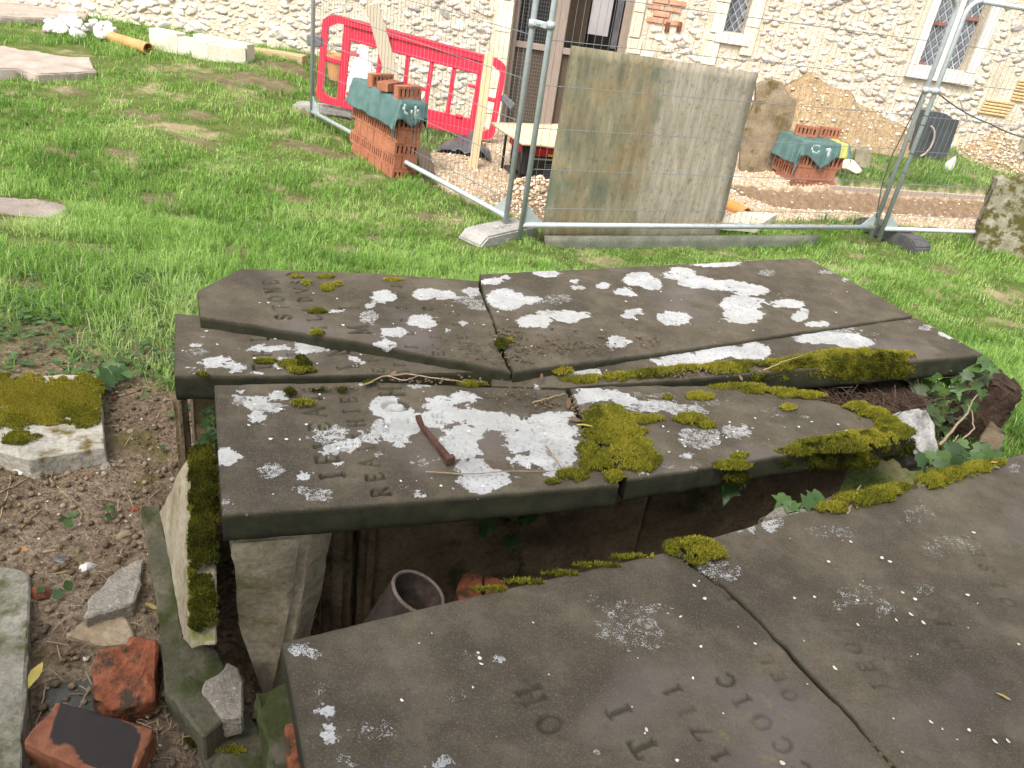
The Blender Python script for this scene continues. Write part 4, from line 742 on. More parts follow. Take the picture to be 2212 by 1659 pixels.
rock('flint_nodule', PZ(135, 1214, .49), (.022, .016, .012), 'slate', 'smooth blue grey flint lying on the dirt', seed=4)
for k, (px, py, s, mt, lb) in enumerate((((88), 1285, .022, 'redbrick', 'small red brick chip beside the yellow tan pebble'), (70, 1243, .013, 'terracotta', 'flat orange brick flake at the edge of the corner ledger'), (252, 866, .020, 'redbrick', 'orange tile scrap beside the leafy weed near the mossy ledger'), (62, 1300, .018, 'tan', 'yellow tan pebble next to the lower ledger'),
        (190, 1228, .018, 'whitestone', 'cream pebble just left of the grey stone block'), (228, 1012, .018, 'grey', 'grey pebble in the middle of the bare dirt'), (200, 1050, .016, 'ledger', 'pinkish pebble near the middle of the bare dirt'), (290, 1105, .016, 'redbrick', 'reddish tile crumb close to the leaning panel'), (280, 940, .02, 'tan', 'tan pebble to the right of the mossy ledger'), (45, 1020, .02, 'whitestone', 'white pebble below the mossy ledger at the frame edge'), (268, 1160, .02, 'tan', 'rounded tan stone near the top of the plinth'))):
    if px == 70: px, py = 52, 1190
    p = G(px, py); rock('loose_stone', p + A3(0, 0, s * .25), (s, s * .8, s * .55), mt, lb, seed=50 + k, rz=k)

# ------------------------------------------------------------------ rusty iron spike on the middle slab
a, b = PZ(905, 912, .912), PZ(972, 996, .908); d = (b - a); L = np.linalg.norm(d); d /= L; sdv = A3(-d[1], d[0], 0)
bm = bmesh.new(); secs = []
for t, wd, ht, z in ((-.05, .014, .005, .012), (.02, .013, .006, .004), (.10, .0105, .008, -.001), (.5, .0115, .011, 0), (.92, .013, .013, 0), (.95, .018, .018, .002), (1.03, .018, .018, .002)):
    c = a + d * L * t + UP * z
    secs.append([bm.verts.new(V3(c + sdv * x * wd / 2 + UP * y * ht / 2)) for x, y in ((-1, -1), (1, -1), (1, 1), (-1, 1))])
for A_, B_ in zip(secs, secs[1:]):
    for k in range(4): bm.faces.new((A_[k], A_[(k + 1) % 4], B_[(k + 1) % 4], B_[k]))
bm.faces.new(secs[0][::-1]); bm.faces.new(secs[-1]); bmesh.ops.recalc_face_normals(bm, faces=bm.faces); rough(bm, 3, .0008, 90, 2, .0012)
tag(mobj('iron_spike', bmesh_to('iron_spike', bm), 'rust'), 'rusty iron spike with a square head lying on the lichened slab', 'spike')

# ------------------------------------------------------------------ moss
def moss_patch(name, patches, label, hmul=1.0, tint=(.35, .9), parent=None):
    VV = []; FF = []; TT = []; off = 0
    for (cx, cy, rx, ry, z, hh, *opt) in patches:
        t0, t1 = opt[0] if opt else tint; nrm = opt[1] if len(opt) > 1 else None
        if nrm is None: f = lambda x, y: PZ(x, y, z)
        else: f = lambda x, y, q=PZ(*z), n=np.array(nrm, float): PPL(x, y, q, n)
        c = f(cx, cy); a = f(cx + rx, cy) - c; b = f(cx, cy + ry) - c
        nv = np.cross(a, b); nv /= np.linalg.norm(nv); nv = nv if (nv[2] > 0 if nrm is None else np.dot(nv, A3(0, 0, H) - c) > 0) else -nv
        area = math.pi * np.linalg.norm(np.cross(a, b)); dens = 800000 if area < .004 else 620000
        n = max(40, int(area * dens))
        rr = np.sqrt(RNG.random(n)) * 1.12; th = RNG.random(n) * 2 * np.pi; u, v = rr * np.cos(th), rr * np.sin(th)
        P = c + u[:, None] * a + v[:, None] * b
        fn = fbm(P[:, 0] * 55 + 3, P[:, 1] * 55 + P[:, 2] * 55, 3)
        keep = rr + (fn - .5) * 1.7 + RNG.random(n) ** 2 * .55 < 1.12; P = P[keep]; rr = rr[keep]; fn = fn[keep]; n = len(P)
        if n == 0: continue
        dome = hh * .8 * np.clip(1 - rr ** 2, 0, 1) ** .8 * (.35 + 1.1 * fn)
        P = P + nv * dome[:, None]
        # stems stand up the dome and splay
        g = RNG.normal(size=(n, 3)) * .75 + nv * 1.0 + np.array([0, 0, .35]); g /= np.linalg.norm(g, axis=1)[:, None]
        ln = (.0035 + .0060 * RNG.random(n)) * hmul; sd_ = np.cross(g, RNG.normal(size=(n, 3))); sd_ /= np.linalg.norm(sd_, axis=1)[:, None]; wd = .0007 + .0007 * RNG.random(n)
        base = P - nv * (.002 + dome[:, None] * .25); tip = P + g * ln[:, None]
        q0, q1 = base - sd_ * wd[:, None], base + sd_ * wd[:, None]; m0, m1 = P - sd_ * (wd * 1.3)[:, None], P + sd_ * (wd * 1.3)[:, None]
        VV.append(np.stack([q0, q1, m1, m0, tip], 1).reshape(-1, 3)); k = np.arange(n)[:, None] * 5 + off
        FF.append(np.concatenate([k + [0, 1, 2], k + [0, 2, 3], k + [3, 2, 4]])); off += 5 * n
        tt = t0 + (t1 - t0) * np.clip(fn * .9 + .25 * RNG.random(n) - .1 + 1.1 * (fbm(P[:, 0] * 16 + 5, P[:, 1] * 16) - .5), 0, 1.15)
        tb = np.repeat(tt[:, None], 5, 1); tb[:, :2] *= .2; tb[:, 2:4] *= .7; tb[:, 4] = np.clip(tb[:, 4] * 1.15 + RNG.normal(0, .10, n), 0, 1); TT.append(tb.ravel())  # stem bases dark, tips light: shade between tufts painted into the tint
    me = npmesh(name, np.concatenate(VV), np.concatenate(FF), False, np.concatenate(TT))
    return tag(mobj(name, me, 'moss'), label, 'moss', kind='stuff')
DK = (.0, .35); BR = (.85, 1.0); GD = (.5, .95)
frn = -np.cross(PZ(1640, 806, .91) - PZ(2125, 766, .925), UP); frn /= np.linalg.norm(frn); frn = frn if frn[1] < 0 else -frn
mrn = -np.cross(PZ(1700, 982, .895) - PZ(1962, 942, .89), UP); mrn /= np.linalg.norm(mrn); mrn = mrn if mrn[1] < 0 else -mrn
moss_patch('moss', [(1270, 820, 60, 8, .89, .012), (1340, 815, 60, 8, .895, .012), (1420, 806, 60, 8, .905, .014), (1490, 800, 60, 8, .907, .016), (1560, 797, 60, 10, .91, .018), (1600, 790, 36, 8, .912, .016), (1680, 790, 50, 10, .915, .02), (1740, 782, 60, 10, .917, .024), (1810, 774, 80, 12, .92, .028), (1880, 772, 80, 12, .922, .028), (1945, 772, 36, 8, .924, .022),
    (1700, 808, 60, 18, (1700, 800, .905), .012, (.1, .75), frn), (1770, 800, 70, 24, (1770, 792, .91), .016, (.1, .75), frn), (1850, 796, 80, 30, (1850, 786, .915), .018, (.05, .7), frn), (1920, 792, 56, 28, (1920, 782, .918), .016, (.05, .6), frn), (1640, 812, 30, 12, (1640, 806, .905), .01, (.1, .7), frn), (1520, 812, 60, 7, (1520, 808, .9), .008, (.1, .7), frn)],
    'mossy fringe along the front edge of the far tomb slab')
moss_patch('moss', [(1600, 836, 70, 6, .90, .008), (1670, 846, 60, 6, .90, .009), (1730, 854, 50, 7, .90, .009), (1850, 882, 30, 12, .895, .014), (1885, 896, 34, 14, .893, .016), (1915, 915, 32, 16, .89, .016), (1800, 962, 90, 16, .892, .022), (1870, 948, 80, 16, .89, .024), (1930, 935, 44, 16, .888, .024), (1720, 975, 40, 10, .895, .014),
    (1770, 988, 70, 28, (1770, 972, .885), .016, (.0, .6), mrn), (1840, 978, 80, 32, (1840, 962, .88), .018, (.0, .6), mrn), (1910, 960, 60, 32, (1910, 948, .88), .018, (.0, .6), mrn), (1580, 1006, 40, 10, .897, .012), (1590, 1030, 26, 14, (1590, 1012, .89), .008, (.0, .5), mrn), (1700, 1000, 24, 12, (1700, 986, .885), .006, (.0, .5), mrn),
    (1310, 900, 50, 26, .905, .008), (1335, 935, 60, 34, .905, .010), (1360, 975, 56, 34, .905, .010), (1390, 990, 36, 22, .905, .006), (1300, 935, 40, 24, .905, .008), (1390, 1008, 26, 12, .903, .006), (1370, 905, 36, 12, .904, .004), (1410, 905, 24, 8, .904, .003), (1490, 905, 34, 13, .903, .007), (1525, 918, 20, 8, .902, .004), (1440, 860, 12, 5, .902, .004), (1510, 856, 30, 8, .902, .006, GD), (1700, 880, 20, 6, .9, .004, GD), (1600, 985, 20, 6, .9, .003)],
    'thick yellow green moss on the right half of the middle tomb slab')
moss_patch('moss', [(1270, 972, 24, 18, .904, .008), (1290, 1000, 34, 20, .904, .010), (1235, 1026, 34, 13, .904, .008), (1322, 1030, 24, 14, .902, .008), (1310, 1060, 20, 14, (1310, 1048, .89), .006, (.1, .8), mrn), (1195, 1040, 16, 5, .904, .004), (655, 871, 24, 6, .905, .006, GD), (626, 848, 15, 8, .904, .008, DK), (800, 828, 14, 4, .9, .004, DK), (740, 843, 12, 4, .902, .004, DK), (690, 842, 20, 3, .902, .003, DK), (1020, 830, 30, 5, .893, .006), (1190, 800, 20, 6, .9, .008, BR)],
    'small moss tufts on the left half of the middle tomb slab')
moss_patch('moss', [(640, 598, 14, 3, .932, .003, GD), (705, 598, 18, 3, .932, .003, GD), (706, 621, 16, 7, .934, .004), (686, 672, 20, 5, .934, .005), (684, 720, 17, 6, .935, .007), (660, 612, 12, 6, .933, .003, GD), (728, 614, 10, 4, .933, .003, GD), (625, 786, 24, 7, .905, .007), (650, 800, 34, 6, .905, .006), (657, 789, 17, 12, .905, .014, DK), (650, 775, 12, 6, .905, .008, DK), (575, 780, 24, 4, .904, .005), (432, 810, 18, 4, .903, .006), (655, 808, 12, 10, (655, 804, .9), .006, (.1, .6), mrn), (1085, 742, 16, 10, .935, .006, DK), (1100, 738, 10, 5, .936, .008), (1215, 800, 24, 8, .905, .010, BR), (850, 605, 20, 3, .93, .003, BR)],
    'scattered little moss tufts on the far tomb slab')
moss_patch('moss', [(1500, 1186, 56, 20, .905, .022), (1520, 1200, 48, 18, .905, .018), (1465, 1180, 30, 12, .905, .012)], 'round moss cushion over the crack at the back of the nearest slab')
moss_patch('moss', [(1060, 1274, 40, 4, .902, .006), (1130, 1258, 44, 4, .902, .006), (1210, 1240, 40, 3, .902, .005), (1290, 1222, 50, 3, .902, .005), (1370, 1204, 44, 4, .902, .005)], 'thin moss line along the back edge of the nearest slab')
moss_patch('moss', [(1800, 1096, 36, 12, .905, .010), (1850, 1080, 50, 16, .905, .016), (1905, 1068, 44, 16, .905, .018), (1940, 1052, 26, 8, .905, .008)], 'bright moss mound beside the ivy on the nearest slab edge')
moss_patch('moss', [(2010, 1040, 40, 14, .905, .012), (2060, 1024, 48, 14, .905, .014), (2120, 1008, 40, 11, .905, .010), (2155, 1000, 22, 7, .905, .006)], 'second bright moss mound at the far right of the nearest slab')
moss_patch('moss', [(440, 985 + 17 * k, 30, 24, .80 - .0032 * k + .003, .008, ((.1, .55) if k % 4 == 0 else (.0, .4))) for k in range(14)] + [(440, 1262 + 16 * k, 29, 22, .748 - .003 * k, .008, (.0, .45)) for k in range(6)] + [(416, 1000 + 34 * k, 10, 18, .795 - .0068 * k, .008, (.3, .85)) for k in range(11)],
    'dark green moss along the top of the leaning stone panel')
moss_patch('moss', [(10 + 14 * k, 838 + 6 * (k % 4), 44, 30, .558, .003, (.75, 1.1) if k % 3 else (.4, .8)) for k in range(0, 13)] + [(70, 880, 70, 34, .558, .003, (.8, 1.1)), (150, 880, 60, 30, .558, .003, (.4, .8))] + [(30, 905, 60, 22, .558, .003, (.4, .8)), (100, 900, 40, 18, .558, .003, (.7, 1.1)), (180, 905, 34, 18, .558, .003, (.4, .8)), (40, 945, 50, 14, .558, .003, (.4, .75)), (205, 870, 14, 40, .557, .003, (.4, .9))],
    'golden brown moss mat on the flat ledger slab', .8)
moss_patch('moss', [(350, 1240, 14, 12, .478, .004, (.2, .7)), (362, 1330, 18, 12, .478, .004, (.2, .7)), (420, 1600, 20, 14, .458, .004, (.1, .6)), (500, 1620, 30, 10, .458, .003, (.6, 1)), (345, 1200, 12, 8, .478, .003, (.6, 1))], 'little moss pads on the green plinth stones')

# ================================================================== CHURCH
church = empty('church', (0, YW, 0), 'flint church wall with ashlar dressed door and leaded windows across the background', 'church')
def wbox(name, x0, x1, z0, z1, y0, y1, mat, parent, amp=0, seed=0, bev=.008):
    if amp:
        top = [A3(x0, y0, z1), A3(x1, y0, z1), A3(x1, y1, z1), A3(x0, y1, z1)]
        return stone_prism(name, top, z1 - z0, mat, parent, amp, seed, bev, 1)
    return MB().box(((x0 + x1) / 2, (y0 + y1) / 2, (z0 + z1) / 2), (x1 - x0, y1 - y0, z1 - z0), bev=bev if bev > 0 else 0).obj(name, mat, parent)
DOOR, WI1, WI2 = (-.66, .73, -.7, 2.3), (1.81, 2.05, 1.20, 2.3), (4.13, 4.70, 1.17, 2.7)
m = MB(); xs = [-10, DOOR[0], DOOR[1], WI1[0], WI1[1], WI2[0], WI2[1], 10]
for a, b in zip(xs, xs[1:]):
    op = [o for o in (DOOR, WI1, WI2) if abs(o[0] - a) < .01 and abs(o[1] - b) < .01]
    for z0, z1 in (((-1.2, op[0][2]), (op[0][3], 5.5)) if op else ((-1.2, 5.5),)): m.box(((a + b) / 2, YW + .35, (z0 + z1) / 2), (b - a, .7, z1 - z0))
wall = m.obj('wall', 'mortar', church)
# ashlar dressings
seed = 0
def quoins(x0, x1, z0, z1, st, parent, mat='ashlar', alt=.0, y0=-.03):
    global seed
    z = z0; k = 0
    while z < z1 - .02:
        h_ = min(st * random.uniform(.85, 1.15), z1 - z); d = alt * (k % 2)
        wbox('dressed_stone', x0 - (d if x0 < (x0 + x1) / 2 and alt < 0 else 0), x1 + (d if alt > 0 else 0), z + .004, z + h_ - .004, YW + y0 - .004 * (k % 3), YW + .12, mat, parent, .004, seed); seed += 1; z += h_; k += 1
quoins(-.86, -.665, -.45, 2.2, .34, church)
quoins(.735, .90, -.3, .98, .30, church); quoins(.905, 1.06, -.3, .86, .27, church, 'whitestone')
quoins(.735, .86, .99, 2.2, .28, church)
quoins(1.63, 1.80, .55, 1.16, .3, church); quoins(1.66, 1.805, 1.17, 2.2, .3, church); quoins(2.055, 2.20, .98, 2.2, .32, church)
def window(op, surround, lights, label):
    x0, x1, z0, z1 = op
    wn = MB().box(((x0 + x1) / 2, YW + .23, (z0 + z1) / 2), (x1 - x0 + .04, .02, z1 - z0 + .04)).obj('window', 'dark', church); wn['label'] = label
    dw, dh = .088, .135; me = bmesh.new(); vs = [me.verts.new(p) for p in ((-dw / 2, 0, 0), (0, 0, -dh / 2), (dw / 2, 0, 0), (0, 0, dh / 2))]; vb = [me.verts.new(v.co + Vector((0, .004, 0))) for v in vs]
    me.faces.new(vs); me.faces.new(vb[::-1])
    for i in range(4): me.faces.new((vs[i], vs[(i + 1) % 4], vb[(i + 1) % 4], vb[i]))
    pm = bmesh_to('pane', me); pm.materials.append(MAT['glass'])
    lead = MB()
    for a, b in lights:
        nz = int((z1 - z0) / dh * 2) + 2
        for r in range(nz):
            for c in range(-1, int((b - a) / dw) + 2):
                x = a + (c + .5 * (r % 2)) * dw; z = z0 + r * dh / 2
                if x < a - .01 or x > b + .01 or z > 2.25: continue
                o = bpy.data.objects.new('pane', pm); COL.objects.link(o); o.parent = wn; o.location = (x, YW + .19 - YW, z); o.scale = (.94, 1, .94)
                o.rotation_euler = (random.uniform(-.06, .06), 0, random.uniform(-.06, .06))
        L = z1 - z0; sl = dh / dw
        x = a - L / sl
        while x < b:
            for sg in (1, -1):
                p0 = (x, z0) if sg > 0 else (x, z0 + 0); t0 = max(0, (a - x)); t1 = min(b - x, (2.25 - z0) / sl)
                if t1 > t0:
                    if sg > 0: q0, q1 = (x + t0, z0 + t0 * sl), (x + t1, z0 + t1 * sl)
                    else: q0, q1 = (a + b - x - t0, z0 + t0 * sl), (a + b - x - t1, z0 + t1 * sl)
                    lead.tube([(q0[0], YW + .187, q0[1]), (q1[0], YW + .187, q1[1])], .005, 4)
            x += dw
    lead.obj('lead_came', 'lead', wn)
    return wn
w1 = window(WI1, None, [(WI1[0], WI1[1])], 'narrow lancet window with diamond leaded panes')
w2 = window(WI2, None, [(WI2[0], 4.385), (4.445, WI2[1])], 'two light window with diamond leaded panes and white stone surround')
for o in list(w1.children) + list(w2.children):
    if o.name.startswith('pane'): o.location.y += 0; o.location = (o.location.x, .19 + YW, o.location.z); o.location = Vector(o.location) - Vector((0, 0, 0))
for wq in (w1, w2):
    for o in wq.children:
        if o.name.startswith('pane'): o.location = Vector((o.location.x, o.location.y, o.location.z))
wbox('sill', 1.72, 2.14, 1.08, 1.195, YW - .05, YW + .2, 'whitestone', w1, .004, 90)
wbox('mullion', 4.385, 4.445, 1.17, 2.7, YW + .06, YW + .2, 'whitestone', w2, .003, 91)
wbox('sill', 4.02, 4.82, 1.03, 1.165, YW - .06, YW + .2, 'whitestone', w2, .004, 92)
wbox('jamb', 4.03, 4.125, 1.17, 2.7, YW - .035, YW + .2, 'whitestone', w2, .004, 93); wbox('jamb', 4.705, 4.82, 1.17, 2.7, YW - .035, YW + .2, 'whitestone', w2, .004, 94)
for x0, x1, z in ((4.13, 4.20, 1.18), (4.20, 4.28, 1.62), (4.50, 4.68, 1.72)): MB().box(((x0 + x1) / 2 + .04, YW + .16, z), (x1 - x0 + .06, .02, .035)).obj('saddle_bar', 'redpaint', w2)
# door: dark recess, oak frame, mesh screen, notice panel
door = MB().box((.035, YW + .9, .8), (1.6, .02, 3.2)).obj('door', 'dark', church); door['label'] = 'oak framed porch door with mesh screen'
for x0, x1 in ((-.66, -.60), (-.165, -.02), (.64, .73)): wbox('door_post', x0, x1, -.55, 2.3, YW + .18, YW + .28, 'doorwood', door, .002, 95, .006)
for x0, x1, z, hh in ((-.60, -.165, .70, .07), (-.02, .64, .70, .07), (-.60, -.165, -.42, .10), (-.02, .64, -.42, .10)): wbox('rail', x0, x1, z - hh / 2, z + hh / 2, YW + .195, YW + .265, 'doorwood', door, .002, 96, .006)
for x0, x1 in ((-.60, -.165), (-.02, .64)): wbox('lower_panel', x0, x1, -.37, .665, YW + .245, YW + .26, 'plankdark', door, .001, 97, .002)
wbox('notice_panel', .25, .50, .92, 2.0, YW + .34, YW + .36, 'notice', door, .001, 98, .003)
wbox('inner_stile', .55, .62, .80, 2.2, YW + .30, YW + .36, 'blackplastic', door, .001, 99, .003); wbox('inner_panel', -.02, .24, .75, 2.2, YW + .62, YW + .64, 'plankdark', door, .001, 100, .003)
ms = MB()
for k in range(15): ms.tube([(-.595 + .03 * k, YW + .225, -.37), (-.595 + .03 * k, YW + .225, 2.25)], .0016, 4, caps=False)
for k in range(60): ms.tube([(-.60, YW + .225, -.35 + .043 * k), (-.165, YW + .225, -.35 + .043 * k)], .0016, 4, caps=False)
ms.obj('mesh_screen', 'wire', door)
# red brick patches and tiles let into the flint
def brickrow(x, z, n, w_, h_, mat, name='brick'):
    for k in range(n): wbox(name, x + k * (w_ + .012), x + k * (w_ + .012) + w_, z, z + h_, YW - .022 - .006 * random.random(), YW + .05, mat, church, .003, random.randint(0, 99), .006)
for r, (x, n) in enumerate(((.90, 2), (.96, 1), (.88, 2), (.92, 2), (.95, 1))): brickrow(x, 1.18 + .07 * r, n, .19, .055, 'wallbrick')
brickrow(1.13, 1.10, 1, .05, .11, 'redbrick'); brickrow(1.27, 1.12, 1, .05, .11, 'redbrick')
for r in range(5): brickrow(5.02 + .01 * r, .76 + .035 * r, 1, .34, .022, 'tile', 'tile')
for r in range(7): brickrow(5.33, .95 + .035 * r, 1, .16, .022, 'tile', 'tile')
# flints
skip = [(DOOR[0] - .21, 1.07, -1, .99), (DOOR[0] - .21, .87, .9, 2.4), (1.62, 2.21, 1.02, 2.4), (1.62, 1.81, .54, 1.2), (4.0, 4.84, 1.0, 2.7), (.86, 1.33, 1.16, 1.55), (1.1, 1.34, 1.08, 1.25), (5.0, 5.5, .74, 1.2)]
fx, fz_ = np.meshgrid(np.arange(-7.0, 6.3, .084), np.arange(-.62, 2.45, .064)); fx = fx + (np.arange(fx.shape[0])[:, None] % 2) * .05
fx = (fx + RNG.uniform(-.034, .034, fx.shape)).ravel(); fz_ = (fz_ + RNG.uniform(-.026, .026, fz_.shape)).ravel()
ok = np.ones(len(fx), bool)
for a, b, c, d in skip: ok &= ~((fx > a - .03) & (fx < b + .03) & (fz_ > c - .03) & (fz_ < d + .03))
ok &= fz_ > gz(fx, fx * 0 + YW - .1) - .1
fx, fz_ = fx[ok], fz_[ok]; fr = (.024 + .042 * RNG.random(len(fx)) ** 1.4) * (.75 + .55 * fbm(fx * 2, fz_ * 2))
prx, pry = proj(np.stack([fx, fx * 0 + YW, fz_], -1)); vis = (prx > -40) & (prx < CW + 40) & (pry > -60) & (pry < 380)
hid = (prx > 1180) & (prx < 1560) & (pry > 150)
score = np.where(vis & ~hid, fr, -1); big = np.argsort(-score)[:300]; isb = np.zeros(len(fx), bool); isb[big] = True
rot0 = Matrix.Rotation(R_(90), 3, 'X')
FM = []
for k in range(8): FM.append(ROCKS[k].copy()); FM[-1].materials.append(MAT['flint'])
for i in big:
    o = bpy.data.objects.new('flint', FM[i % 8]); COL.objects.link(o); o.parent = church
    o.location = (fx[i], -.002, fz_[i]); s = fr[i]; o.scale = (s * 1.2, s * .42, s * .8); o.rotation_euler = (R_(90) + RNG.uniform(-.3, .3), 0, RNG.uniform(-.4, .4)); o.rotation_euler = (RNG.uniform(-.3, .3), RNG.uniform(-.6, .6), 0)
FLN = [rock_mesh('flint_shape', 1, .4, .9, 60 + k, 4) for k in range(8)]; rest = ~isb; n = rest.sum(); P = np.stack([fx[rest], np.full(n, YW - .002) + RNG.uniform(0, .012, n), fz_[rest]], -1)
Sz = np.stack([fr[rest] * 1.25, fr[rest] * .8, fr[rest] * .34], -1)
me = scatter_mesh('flint_facing', FLN, P, Sz, RNG.uniform(-.5, .5, n), RNG.random(n), axes=(A3(1, 0, 0), A3(0, 0, 1), A3(0, -1, 0)))
o = mobj('flint_facing', me, 'flint', church); o['kind'] = 'stuff'

# ================================================================== SITE FENCE
def fence_panel(A, B, hgt, label):
    A, B = np.array(A), np.array(B); d = B - A; L = np.hypot(d[0], d[1]); d = A3(d[0] / L, d[1] / L, (B[2] - A[2]) / L)
    t = empty('mesh_fence', A - [0, 0, .08], label, 'fence', 'mesh fence panels round the works'); r = .019
    top = hgt; rc = .11
    for s, sg in ((0, 1), (L, -1)):
        base = A + d * s; pts = [base - UP * .10, base + UP * (top - rc - base[2])]
        for k in range(1, 7):
            an = k / 6 * math.pi / 2; pts.append(base + UP * (top - rc - base[2]) + UP * rc * math.sin(an) + A3(d[0], d[1], 0) * sg * rc * (1 - math.cos(an)))
        up_o = MB().tube(pts, r, 12).obj('upright', 'galv', t, True)
        g = base + d * sg * .0; nrm_ = A3(-d[1], d[0], 0) * .003
        MB().prism([g + UP * .012 - nrm_, g + d * sg * .16 + UP * .012 - nrm_, g + UP * .16 - nrm_], nrm_ * 2).obj('gusset', 'galv', up_o)
    MB().tube([A, B], r, 12).obj('bottom_rail', 'galv', t, True)
    MB().tube([A + d * rc + UP * (top - A[2]), B - d * rc + UP * (top - B[2])], r, 12).obj('top_rail', 'galv', t, True)
    z = A[2] + .12
    while z < top - .05:
        MB().tube([A + UP * (z - A[2]), B + UP * (z - A[2])], .0026, 5, caps=False).obj('horizontal_wire', 'wire', t); z += .265
    m = MB(); n = int(L / .052)
    for k in range(1, n):
        p = A + d * L * k / n; m.tube([p, p + UP * (top - p[2])], .0017, 3, caps=False)
    o = m.obj('vertical_wires', 'wire', t); o['kind'] = 'stuff'
    return t
FA, FB, FC, FD, FE = PZ(674, 241, .12), PZ(1094, 468, .12), PZ(1127, 486, .12), PZ(1888, 491, .12), PZ(1907, 494, .12)
FF_ = FE + (PZ(2105, 501, .12) - FE) / np.linalg.norm(PZ(2105, 501, .12) - FE) * 3.3
fence_panel(FA, FB, 1.87, 'slanting mesh fence panel on the left in front of the red barrier')
fence_panel(FC, FD, 1.87, 'central mesh fence panel with the stained board behind it')
fence_panel(FE, FF_, 1.87, 'mesh fence panel on the right running out of the frame')
def coupler(p, q, label):
    t = empty('fence_coupler', (p + q) / 2, label, 'clamp', 'couplers joining the fence panels'); d = q - p; d /= np.linalg.norm(d); nn = np.cross(d, UP)
    for c in (p, q): MB().tube([c - UP * .022, c + UP * .022], .027, 12).obj('collar', 'galv', t, True)
    MB().box((p + q) / 2, (np.linalg.norm(q - p), .03, .036), Matrix.Rotation(math.atan2(d[1], d[0]), 3, 'Z'), .004).obj('strap', 'galv', t)
    MB().tube([(p + q) / 2 - nn * .05, (p + q) / 2 + nn * .05], .009, 6).obj('bolt', 'galv', t)
def on_post(F, py):
    z = 0.
    for k in range(400):
        z = .1 + k * .005
        if proj(A3(F[0], F[1], z))[1] < py: break
    return A3(F[0], F[1], z)
coupler(on_post(FB, 52), on_post(FC, 56), 'steel coupler clamping the two central fence uprights')
coupler(on_post(FD, 195), on_post(FE, 197), 'steel coupler on the right hand pair of fence uprights')
def foot(c, ang, size, mat, label):
    t = empty('ballast_block', c, label, 'ballast block'); Rm = Matrix.Rotation(ang, 3, 'Z'); L, W_, Hh = size
    prof = [(-L / 2, 0), (L / 2, 0), (L / 2, Hh * .55), (L / 2 - .07, Hh), (-L / 2 + .07, Hh), (-L / 2, Hh * .55)]
    b = MB(); b.prism([np.array(Rm @ Vector((x, -W_ / 2, z))) + c for x, z in prof], np.array(Rm @ Vector((0, W_, 0)))); bmesh.ops.bevel(b.bm, geom=list(b.bm.edges), offset=.012, segments=2, affect='EDGES')
    b.obj('block', mat, t)
    h_ = MB()
    for k in (-1, 0, 1): h_.tube([np.array(Rm @ Vector((k * .06, 0, Hh - .004))) + c, np.array(Rm @ Vector((k * .06, 0, Hh + .006))) + c], .026, 12)
    h_.obj('socket_ring', mat, t)
foot(G(1078, 516) + A3(0, .05, -.055), R_(52), (.62, .22, .13), 'greyrubber', 'grey weathered fence foot in the long grass at the central uprights')
foot(G(1925, 522) + A3(0, .05, 0), R_(-62), (.70, .20, .11), 'blackrubber', 'black rubber fence foot on the right')
foot(G(*c2(480, 935)), R_(8), (.62, .22, .07), 'greyrubber', 'flat grey fence foot below the red barrier')
# black cables on the right
def cable(pts, r, label, name='cable', mat='blackrubber', sag=0.):
    P = np.array(pts, float); t = np.linspace(0, 1, 40); Q = resample(P, t); Q[:, 2] -= sag * 4 * t * (1 - t)
    tag(MB().tube(Q, r, 6).obj(name, mat, None, True), label, 'cable')
cp = on_post(FE, 197)
cable([cp, PPL(2150, 245, cp, A3(.2, 1, 0)), PPL(2250, 305, cp, A3(.2, 1, 0))], .006, 'black cable hanging from the right coupler towards the frame edge', sag=.08)
cp = on_post(FD, 197) + A3(-.03, -.03, 0)
cable([cp, PPL(1975, 240, cp, A3(.2, 1, 0)), PPL(1925, 340, cp, A3(.2, 1, 0)), PPL(1905, 400, cp, A3(.2, 1, 0)), PPL(1893, 470, cp, A3(.2, 1, 0))], .005, 'thin black cable dangling beside the right fence uprights')
for k, py in enumerate((250, 270, 332, 374)):
    c = on_post(FE, py); tag(MB().tube([c + A3(.021 * math.cos(t), .021 * math.sin(t), 0) for t in np.linspace(0, 6.28, 14)[:-1]], .003, 5, True).tube([c + A3(.02, -.01, 0), c + A3(.07, -.03, -.012)], .002, 4).obj('cable_tie', 'blackrubber'),
        'black cable tie on the right fence upright, %s from the top' % ('first', 'second', 'third', 'fourth')[k], 'cable tie', 'cable ties on the right upright')

